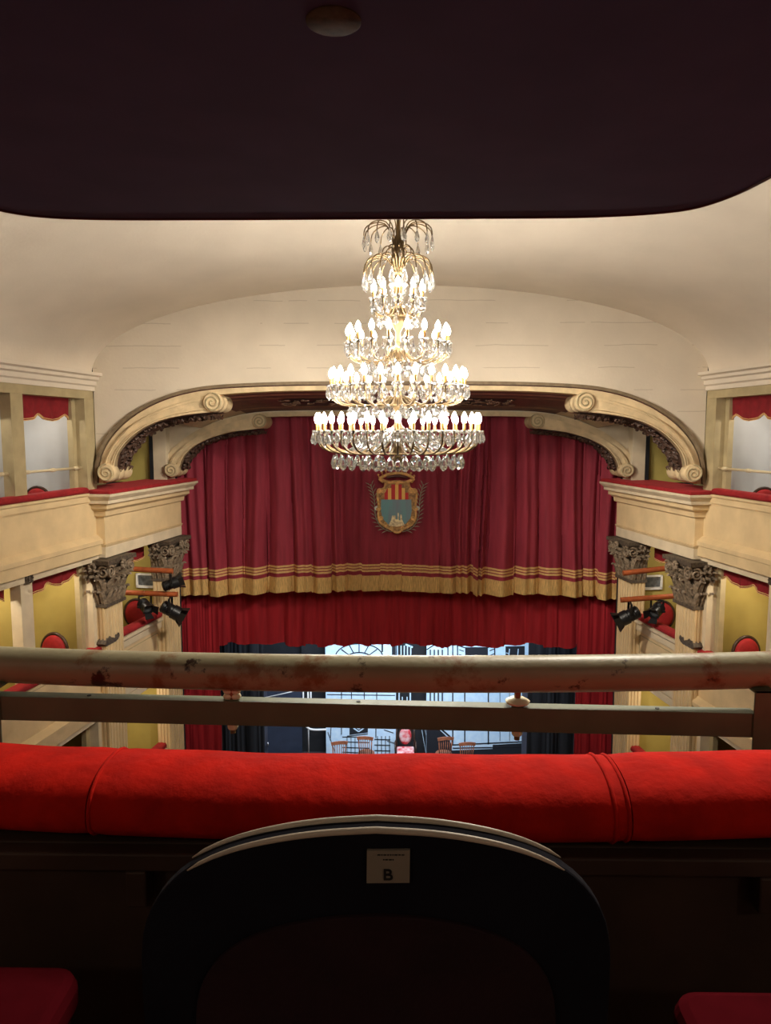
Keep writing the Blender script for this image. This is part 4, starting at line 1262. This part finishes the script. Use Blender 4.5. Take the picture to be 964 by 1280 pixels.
# stem
m = MB()
zt = ZSP + TOP + .74 - Z0
stem = [(.02, zl(580)), (.05, zl(576)), (.025, zl(570)), (.06, zl(562)), (.03, zl(553)), (.045, zl(545)), (.07, zl(537)), (.03, zl(530)),
        (.025, zl(515)), (.06, zl(505)), (.035, zl(498)), (.05, zl(488)), (.03, zl(478)), (.022, zl(462)), (.05, zl(455)), (.03, zl(448)), (.05, zl(436)), (.025, zl(428)),
        (.022, zl(415)), (.05, zl(408)), (.07, zl(400)), (.045, zl(394)), (.055, zl(385)), (.03, zl(376)), (.045, zl(362)), (.085, zl(356)), (.05, zl(350)), (.025, zl(342)), (.05, zl(334)), (.035, zl(326)), (.03, zl(308)), (.04, zl(300)), (.016, zl(292)), (.014, zl(276)), (.014, zt)]
m.lathe(stem, 14)
m.build('stem', 'brass', chz, smooth=True)
m = MB(); m.lathe([(.10, zt - .005), (.09, zt - .04), (.04, zt - .07), (.02, zt - .1)], 20); m.build('canopy', 'brass', chz, smooth=True)
# rings that carry the arms
tiers = [  # name, count, radius, plate py, hub py, hub r, low py, low r frac
    (36, 100 * KP, 538.5, 553, .10, 567, .66),
    (26, 82 * KP, 483, 500, .08, 509, .62),
    (18, 61 * KP, 429, 444, .07, 455, .62),
    (10, 31 * KP, 374, 388, .05, 397, .60)]
def drop_mesh(L, W_, n=6):
    m = MB()
    m.lathe([(.001, 0), (W_ * .16, -L * .04), (W_ * .12, -L * .12), (W_ * .30, -L * .30), (W_ * .50, -L * .62), (W_ * .42, -L * .82), (W_ * .18, -L * .95), (.001, -L)], n)
    return m
def add_drop(mb, c, L, W_, ph=0):
    d = drop_mesh(L, W_); mb.add([(x * math.cos(ph) - y * math.sin(ph) + c[0], (x * math.sin(ph) + y * math.cos(ph)) * .7 + c[1], z + c[2]) for x, y, z in d.v], d.f)
small = MB(); rnd = random.Random(3)
big = []   # positions of the large pendants
arm_proto = {}
for ti, (n, R, py, hpy, hr, lpy, lf) in enumerate(tiers):
    zp = zl(py); zh = zl(hpy); zlow = zl(lpy)
    bulb_h = .088; sl = .064
    for k in range(n):
        a = 2 * PI * (k + .5 * (ti % 2)) / n
        if ti not in arm_proto:
            m = MB()
            pth = smooth_path([(hr, 0, zh + .03), (R * .35, 0, zh + (zlow - zh) * .75), (R * lf, 0, zlow), (R * .88, 0, zlow + .02), (R * 1.01, 0, zlow + (zp - zlow) * .45), (R, 0, zp)], 18, 3)
            m.tube(pth, .0085, 6)
            arm = m.build('arm', 'brass', chz, smooth=True)
            m = MB(); m.lathe([(.008, -.028), (.02, -.022), (.042, -.008), (.046, .002), (.036, .004), (.012, -.002)], 12, 0, (R, 0, zp)); pan = m.build('drip_pan', 'crystal', arm, smooth=True)
            m = MB(); m.lathe([(.013, 0), (.013, sl)], 10, 0, (R, 0, zp)); sle = m.build('candle_sleeve', 'sleeve', arm, smooth=True, angle=40)
            m = MB(); m.lathe([(.011, sl), (.016, sl + .010), (.024, sl + .030), (.022, sl + .048), (.012, sl + .072), (.002, sl + bulb_h)], 8, 0, (R, 0, zp)); bl = m.build('bulb', 'bulb', arm, smooth=True)
            arm_proto[ti] = arm
        else:
            arm = copy_tree(arm_proto[ti], chz)
        arm.rotation_euler = (0, 0, a)
        # small drops round every drip pan
        for da, rr, dz in ((-.5, 1.035, 0), (.5, 1.035, -.01), (0, 1.06, -.0), (0, .93, -.03)):
            aa = a + da * 2 * PI / n * .6
            L_ = rnd.uniform(.075, .11)
            add_drop(small, (R * rr * math.cos(aa), R * rr * math.sin(aa), zp - .012 + dz), L_, .034, rnd.uniform(0, 3))
    # strings of beads between the pans
    for k in range(n):
        a0 = 2 * PI * (k + .5 * (ti % 2)) / n; a1 = a0 + 2 * PI / n
        for q in range(1, 5):
            t = q / 5; aa = a0 + (a1 - a0) * t
            add_drop(small, (R * math.cos(aa), R * math.sin(aa), zp - .015 - .05 * math.sin(PI * t)), .028, .022, 0)
# large pendants: under the arms
def ring_drops(n, R, z, L, W_, off_=0):
    for k in range(n): big.append((2 * PI * (k + off_) / n, R, z, L, W_))
ring_drops(30, 100 * KP * .80, zl(568), .125, .085)
ring_drops(14, 100 * KP * .45, zl(571), .115, .08, .5)
for (n, R, z, L, W_) in ((24, 82 * KP * .72, zl(507), .11, .065), (18, 61 * KP * .72, zl(453), .10, .06), (10, 31 * KP * .75, zl(395), .10, .055),
                         (20, 82 * KP * .5, zl(455), .10, .06), (16, 50 * KP, zl(508), .11, .06)):
    for k in range(n):
        a = 2 * PI * (k + .3) / n; add_drop(small, (R * math.cos(a), R * math.sin(a), z), L, W_, a)
# palm sprays at the top
def spray(n, z0, zap, rap, zend, rend, L, W_, offs, th=.0055, r0=.03):
    proto = None
    for k in range(n):
        a = 2 * PI * (k + offs) / n
        if proto is None:
            m = MB()
            m.tube(smooth_path([(r0, 0, z0), (r0 + .02, 0, z0 + (zap - z0) * .55), (rap * .5, 0, zap + .01), (rap, 0, zap + .015), (rend * .97, 0, zap - (zap - zend) * .3), (rend, 0, zend)], 18, 3), th, 6)
            o = m.build('wire_spray', 'brass', chz, smooth=True); proto = o
        else:
            o = copy_tree(proto, chz)
        o.rotation_euler = (0, 0, a)
        big.append((a, rend, zend, L, W_))
spray(18, zl(345), zl(323), 30 * KP, zl(343), 42 * KP, .135, .06, 0)
spray(16, zl(318), zl(281), 28 * KP, zl(296), 42 * KP, .11, .05, .4)
spray(8, zl(325), zl(310), 14 * KP, zl(316), 19 * KP, .07, .035, .2)
m = MB()
for k in range(22):
    a = 2 * PI * k / 22
    m.tube([(.045 * math.cos(a), .045 * math.sin(a), zl(338)), (.03 * math.cos(a), .03 * math.sin(a), zl(312)), (.04 * math.cos(a), .04 * math.sin(a), zl(303))], .005, 5)
m.build('wire_sheaf', 'brass', chz, smooth=True)
protos = {}
print('large pendants', len(big))
for (a, R, z, L, W_) in big[:100]:
    key = (round(L, 4), round(W_, 4), round(R, 4), round(z, 4))
    if key not in protos:
        m = MB(); add_drop(m, (0, 0, 0), L, W_, 0)
        o = m.build('crystal_drop', 'crystal', chz); protos[key] = o
    else:
        o = protos[key].copy(); C.objects.link(o); o.parent = chz
    o.location = (R * math.cos(a), R * math.sin(a), z); o.rotation_euler = (0, 0, a + PI / 2)
for (a, R, z, L, W_) in big[100:]: add_drop(small, (R * math.cos(a), R * math.sin(a), z), L, W_, a)
o = small.build('small_crystals', 'crystal', chz, smooth=False); o['kind'] = 'stuff'
# suspended frame bowls: the glass rods fanning in the bottom tier
m = MB()
for k in range(40):
    a = 2 * PI * k / 40
    m.tube([(.10 * math.cos(a), .10 * math.sin(a), zl(536)), (100 * KP * .62 * math.cos(a), 100 * KP * .62 * math.sin(a), zl(563))], .008, 5)
m.build('glass_rods', 'crystal', chz, smooth=True)
m = MB()
for (R, py) in ((100 * KP * .64, 566), (82 * KP * .6, 508), (61 * KP * .6, 454), (31 * KP * .6, 397)):
    m.tube([(R * math.cos(2 * PI * q / 48), R * math.sin(2 * PI * q / 48), zl(py)) for q in range(48)], .008, 6, closed=True)
m.build('support_ring', 'brass', chz, smooth=True)

# ------------------------------------------------------------------ our gallery
b = MB(); b.box(-2.6, 2.6, -1.2, 1.49, -1.37, -1.27); struct(b.build('floor_gallery', 'gallery'))
b = MB(); b.box(-2.6, 2.6, -1.3, -1.2, -1.37, 1.6); struct(b.build('wall_gallery', 'gallery'))
b = MB(); b.box(-2.7, -2.6, -1.3, 1.49, -1.37, 1.6); struct(b.build('wall_gallery_left', 'gallery'))
b = MB(); b.box(2.6, 2.7, -1.3, 1.49, -1.37, 1.6); struct(b.build('wall_gallery_right', 'gallery'))
b = MB(); b.box(-2.7, 2.7, -1.3, 1.05, 1.6, 1.7); b.box(-6.5, 6.5, .95, 1.05, 1.6, 2.4); struct(b.build('ceiling_gallery', 'gallery'))
b = MB()
b.box(-2.7, 2.7, 1.20, 1.49, -1.27, -.703)          # parapet wall
b.box(-2.7, 2.7, 1.165, 1.20, -.735, -.703)           # nosing under the cushion
b.box(-2.7, 2.7, 1.185, 1.20, -1.27, -1.12)
for x in (-.44, .62): b.box(x - .018, x + .018, 1.165, 1.2, -.80, -.735)
b.box(-6.4, -2.7, 1.2, 1.49, -9.3, 2.2); b.box(2.7, 6.4, 1.2, 1.49, -9.3, 2.2); b.box(-2.7, 2.7, 1.4, 1.49, -9.3, -1.27)
struct(b.build('wall_front', 'darkpanel', bevel=.004))

# overhead soffit slab with rounded front corners
ZO = 0.50; YO = 1.75
def soffit():
    out = [(-.97, -1.19), (.748, -1.19), (.748, 1.30)]
    out += [(.745, 1.40), (.733, 1.53), (.714, 1.643), (.668, 1.738), (.59, 1.774), (.48, 1.794), (.36, 1.802)]
    out += [(-.60, 1.802), (-.72, 1.795), (-.80, 1.785), (-.865, 1.762), (-.91, 1.715), (-.95, 1.63), (-.97, 1.52)]
    root = thing('overhead_soffit', 'dark aubergine overhead soffit panel with rounded front corners', 'soffit', (0, 0, ZO))
    m = MB(); m.prism(out, lambda x, y: (x, y, 0), lambda x, y: (x, y, .14))
    m.build('panel', 'soffit', root)
    m = MB(); pts = smooth_path([Vector((x, y, -.001)) for x, y in out[2:]], 90, 2)
    m.tube(pts, .0035, 6); m.build('edge_trim', 'soffitedge', root, smooth=True)
    c = PZ(417, 26, ZO)
    m = MB(); m.lathe([(.001, .0), (.034, 0.0), (.034, -.0015), (.032, -.0025), (.001, -.0025)], 32, 0, (c.x, c.y, 0))
    pl_ = m.build('cover_plate', 'plate', root, smooth=True, angle=40); pl_['label'] = 'round brown cover plate'
soffit()

# guard rail
rail = thing('guard_rail', 'worn olive guard rail with round handrail and flat bar beyond the cushion', 'rail', (0, 1.5, -.703))
ro = Vector((0, 1.5, -.703))
m = MB()
pts = []
for q in range(41):
    x = -1.3 + 2.6 * q / 40
    Y = 1.50 + .047 * (x / .84) ** 2
    pts.append(Vector((x, Y, -.5015)) - ro)
m.tube(pts, .0385, 28)
m.build('handrail', 'rail', rail, smooth=True, angle=60)
bx = lambda x: -.569 - .0135 * x / .78
m = MB()
m.add([Vector((x, y, z + bx(x))) - ro for x in (-1.3, .748) for (y, z) in ((1.498, 0), (1.530, 0), (1.530, -.006), (1.504, -.006), (1.504, -.052), (1.498, -.052))],
      [(0, 1, 7, 6), (1, 2, 8, 7), (2, 3, 9, 8), (3, 4, 10, 9), (4, 5, 11, 10), (5, 0, 6, 11), (0, 5, 4, 3, 2, 1), (6, 7, 8, 9, 10, 11)], 0)
m.build('crossbar', 'bar', rail, bevel=.001)
for px in (-4, 948):
    x = P(px, 900, 1.515).x
    Yh = 1.50 + .047 * (x / .84) ** 2
    m = MB(); m.box(x - .020, x + .020, 1.493, 1.498, -.95, -.53)
    m.box(x - .020, x + .020, 1.493, Yh + .01, -.538, -.530)
    m.v = [tuple(Vector(p) - ro) for p in m.v]
    m.build('post', 'bar', rail, bevel=.002)
for px in (290.5, 647):
    x = P(px, 880, 1.515).x; zb = bx(x)
    c = Vector((x, 1.515, zb)) - ro
    m = MB()
    if px < 400:
        for dz in (.006, .018):
            for dx in (-.008, .008):
                m.lathe([(.002, -.006), (.009, -.005), (.0115, 0), (.009, .005), (.002, .006)], 12, 0, (c.x + dx, c.y, c.z + dz))
        m.lathe([(.008, 0), (.008, .024)], 12, 1, (c.x, c.y, c.z))
    else:
        m.lathe([(.009, 0), (.024, .006), (.026, .010), (.018, .015), (.009, .017)], 16, 0, (c.x, c.y, c.z))
        m.lathe([(.007, .016), (.007, .030)], 8, 1, (c.x, c.y, c.z))
    wn = m.build('wing_bolt', ['bolt', 'boltmetal'], rail, smooth=True, angle=40)
    m = MB()
    m.lathe([(.009, -.066), (.0115, -.062), (.0115, -.052)], 12, 0, (c.x, c.y + .0, c.z))
    m.lathe([(.006, -.075), (.0065, -.05), (.0065, 0)], 10, 1, (c.x, c.y, c.z))
    m.build('nut', ['bolt', 'boltmetal'], wn, smooth=True, angle=40)
m = MB()
for px in (112, 448, 822):
    x = P(px, 878, 1.515).x
    m.lathe([(.0045, .0), (.0045, .0012)], 10, 0, tuple(Vector((x, 1.515, bx(x))) - ro))
m.build('screw_hole', 'ink', rail)

# bolster cushions
def bolster(x0, x1, label, welts=()):
    cx = (x0 + x1) / 2
    root = thing('bolster_cushion', label, 'cushion', (cx, 1.28, -.703), 0, 'bright red velvet bolster cushions')
    N, K = 40, 28
    def cen(x): return 1.262 + .045 * (x / .84) ** 2
    def pt(i, j):
        x = x0 + (x1 - x0) * i / (N - 1); a = 2 * PI * j / K
        e = min(1, min(x - x0, x1 - x) / .02); e = .975 + .025 * math.sqrt(max(0, e))
        ca_, sa_ = math.cos(a), math.sin(a)
        w_ = .0012 * math.sin(x * 13 + 1) + .0008 * math.sin(x * 31)
        y = cen(x) + .105 * e * math.copysign(abs(ca_) ** .85, ca_)
        z = -.652 + (.064 if sa_ > 0 else .050) * e * math.copysign(abs(sa_) ** .85, sa_) + (w_ if sa_ > 0 else 0)
        return (x - cx, y - 1.28, z + .703)
    m = MB()
    vs = [pt(i, j) for i in range(N) for j in range(K)]
    fs = [(i * K + j, i * K + (j + 1) % K, (i + 1) * K + (j + 1) % K, (i + 1) * K + j) for i in range(N - 1) for j in range(K)]
    fs += [tuple(range(K)), tuple((N - 1) * K + j for j in range(K))]
    m.add(vs, fs)
    m.build('cover', 'cushion', root, smooth=True, angle=60)
    for k, i in enumerate(welts):
        m = MB()
        m.tube([Vector(pt(i, j)) for j in range(K)], .0038, 7, closed=True)
        m.build('piping', 'cushion', root, smooth=True)
bolster(-1.9, -.527, 'bright red velvet bolster, left piece beyond the seam')
bolster(-.521, .385, 'bright red velvet bolster, long middle piece behind the chair', (0, 39, 38))
bolster(.391, 1.9, 'bright red velvet bolster, right piece beyond the seam')

# chair B, seen from behind
chb = thing('theatre_chair', 'black-backed chair with cream edges and a plaque, seen from behind', 'chair', (-.02, .9, -1.27))
co = Vector((-.02, .9, -1.27))
half = [(0, 1036), (80, 1040), (160, 1054), (215, 1073), (255, 1099), (281, 1132), (293, 1165), (295, 1210), (290, 1290), (280, 1400), (275, 1500)]
YB = .80
def BP(dx, py, dy=0.0):
    Y = YB
    for _ in range(6):
        p = P(470 + dx, py, Y); Y = YB + (-p.z - .44) * .14
    return Vector((p.x, p.y + dy, p.z)) - co
hp = smooth_path([Vector((x, y, 0)) for x, y in half], 40, 3)
outl = [(p.x, p.y) for p in hp] + [(-p.x, p.y) for p in reversed(hp[1:])]
m = MB()
m.prism(outl, lambda x, y: BP(x, y, 0), lambda x, y: BP(x, y, .022))
m.build('backrest', 'backblack', chb, bevel=.004)
inner = []
for x, y in outl: inner.append((x * .76, 1130 + (y - 1022) * .80))
m = MB(); m.prism(inner, lambda x, y: BP(x, y, 0.002), lambda x, y: BP(x, y, -.006))
m.build('back_panel', 'backmaroon', chb, bevel=.002)
# two cream edges over the top, ended and thinned where their light fades
top = [q for q in hp if q.y < 1096]
edge = [(-p.x, p.y) for p in reversed(top)] + [(p.x, p.y) for p in top[1:]]
for dy, nm in ((.0, 'edge_strip'), (.021, 'edge_strip')):
    m = MB()
    k = len(edge)
    m.tube([BP(x, y - 1.5 if dy else y + 1.5, dy) for x, y in edge], [.0008 + .0032 * math.sin(PI * min(1, max(0, i / (k - 1)))) ** .35 for i in range(k)], 8)
    e_ = m.build(nm, 'edgecream', chb, smooth=True); e_['label'] = 'cream wooden edge strip'
# seat and legs
m = MB(); m.box(-.24, .24, -.07, .24, .43, .49); m.build('seat', 'backmaroon', chb, bevel=.02)
for (x, y) in ((-.2, -.05), (.2, -.05), (-.2, .21), (.2, .21)):
    m = MB(); m.tube([(x * 1.05, y, 0), (x, y, .44)], [.014, .018], 8); m.build('leg', 'darkwood', chb, smooth=True)
# plaque with the row letter
def BQ(px, py, d): return BP(px - 470, py, -d)
m = MB(); m.prism([(459, 1061), (512.5, 1060.5), (512, 1101), (458.5, 1101.5)], lambda x, y: BQ(x, y, -.001), lambda x, y: BQ(x, y, .004))
plq = m.build('plaque', 'tag', chb)
m = MB()
for (a_, c_, y) in ((472, 503, 1065.5), (479, 493, 1071.5)):
    x = a_
    rq = random.Random(int(y))
    while x < c_:
        w_ = rq.uniform(1.5, 4)
        m.prism([(x, y), (x + w_, y), (x + w_, y + 1.2), (x, y + 1.2)], lambda px, py: BQ(px, py, .003), lambda px, py: BQ(px, py, .0046))
        x += w_ + 1
m.build('small_print', 'ink', plq)
fc = bpy.data.curves.new('row_letter', 'FONT'); fc.body = 'B'; fc.size = .021; fc.extrude = .0004; fc.align_x = 'CENTER'; fc.offset = .0003
fc.materials.append(M['ink'])
ft = bpy.data.objects.new('letter_source', fc); C.objects.link(ft)
bpy.context.view_layer.update()
fm = bpy.data.meshes.new_from_object(ft.evaluated_get(bpy.context.evaluated_depsgraph_get()))
bpy.data.objects.remove(ft)
fo = bpy.data.objects.new('row_letter', fm); C.objects.link(fo); fo.parent = plq
bp = BQ(485, 1097, .0048); fo.location = bp
tz = (BQ(485, 1080, .0048) - bp).normalized()
fo.rotation_euler = (math.atan2(tz.z, tz.y), 0, 0)

# neighbouring red seats
def seat_stool(x0, x1, y0, y1, label):
    cx_, cy_ = (x0 + x1) / 2, (y0 + y1) / 2
    r = thing('upholstered_stool', label, 'stool', (cx_, cy_, -1.27), 0, 'red upholstered stools')
    m = MB(); hx, hy = (x1 - x0) / 2, (y1 - y0) / 2
    out = []
    for (sx, sy, a0) in ((1, 1, 0), (-1, 1, 90), (-1, -1, 180), (1, -1, 270)):
        for q in range(6):
            a = math.radians(a0 + q * 18); out.append((sx * (hx - .04) + .04 * math.cos(a), sy * (hy - .04) + .04 * math.sin(a)))
    m.prism(out, lambda x, y: (x, y, .41), lambda x, y: (x, y, .47))
    m.build('cushion', 'stoolred', r, bevel=.018)
    m = MB(); m.prism(out, lambda x, y: (x * .96, y * .96, .36), lambda x, y: (x * .96, y * .96, .412)); m.build('frame', 'darkwood', r)
    for sx in (-1, 1):
        for sy in (-1, 1):
            m = MB(); m.tube([(sx * (hx - .03), sy * (hy - .03), 0), (sx * (hx - .05), sy * (hy - .05), .37)], [.014, .02], 8); m.build('leg', 'darkwood', r, smooth=True)
a = PZ(108, 1203, -.80)
seat_stool(a.x - .46, a.x, a.y - .40, a.y, 'dark red velvet stool in the lower left corner')
a = PZ(833, 1232, -.80)
seat_stool(a.x, a.x + .46, a.y - .40, a.y, 'dark red velvet stool in the lower right corner')
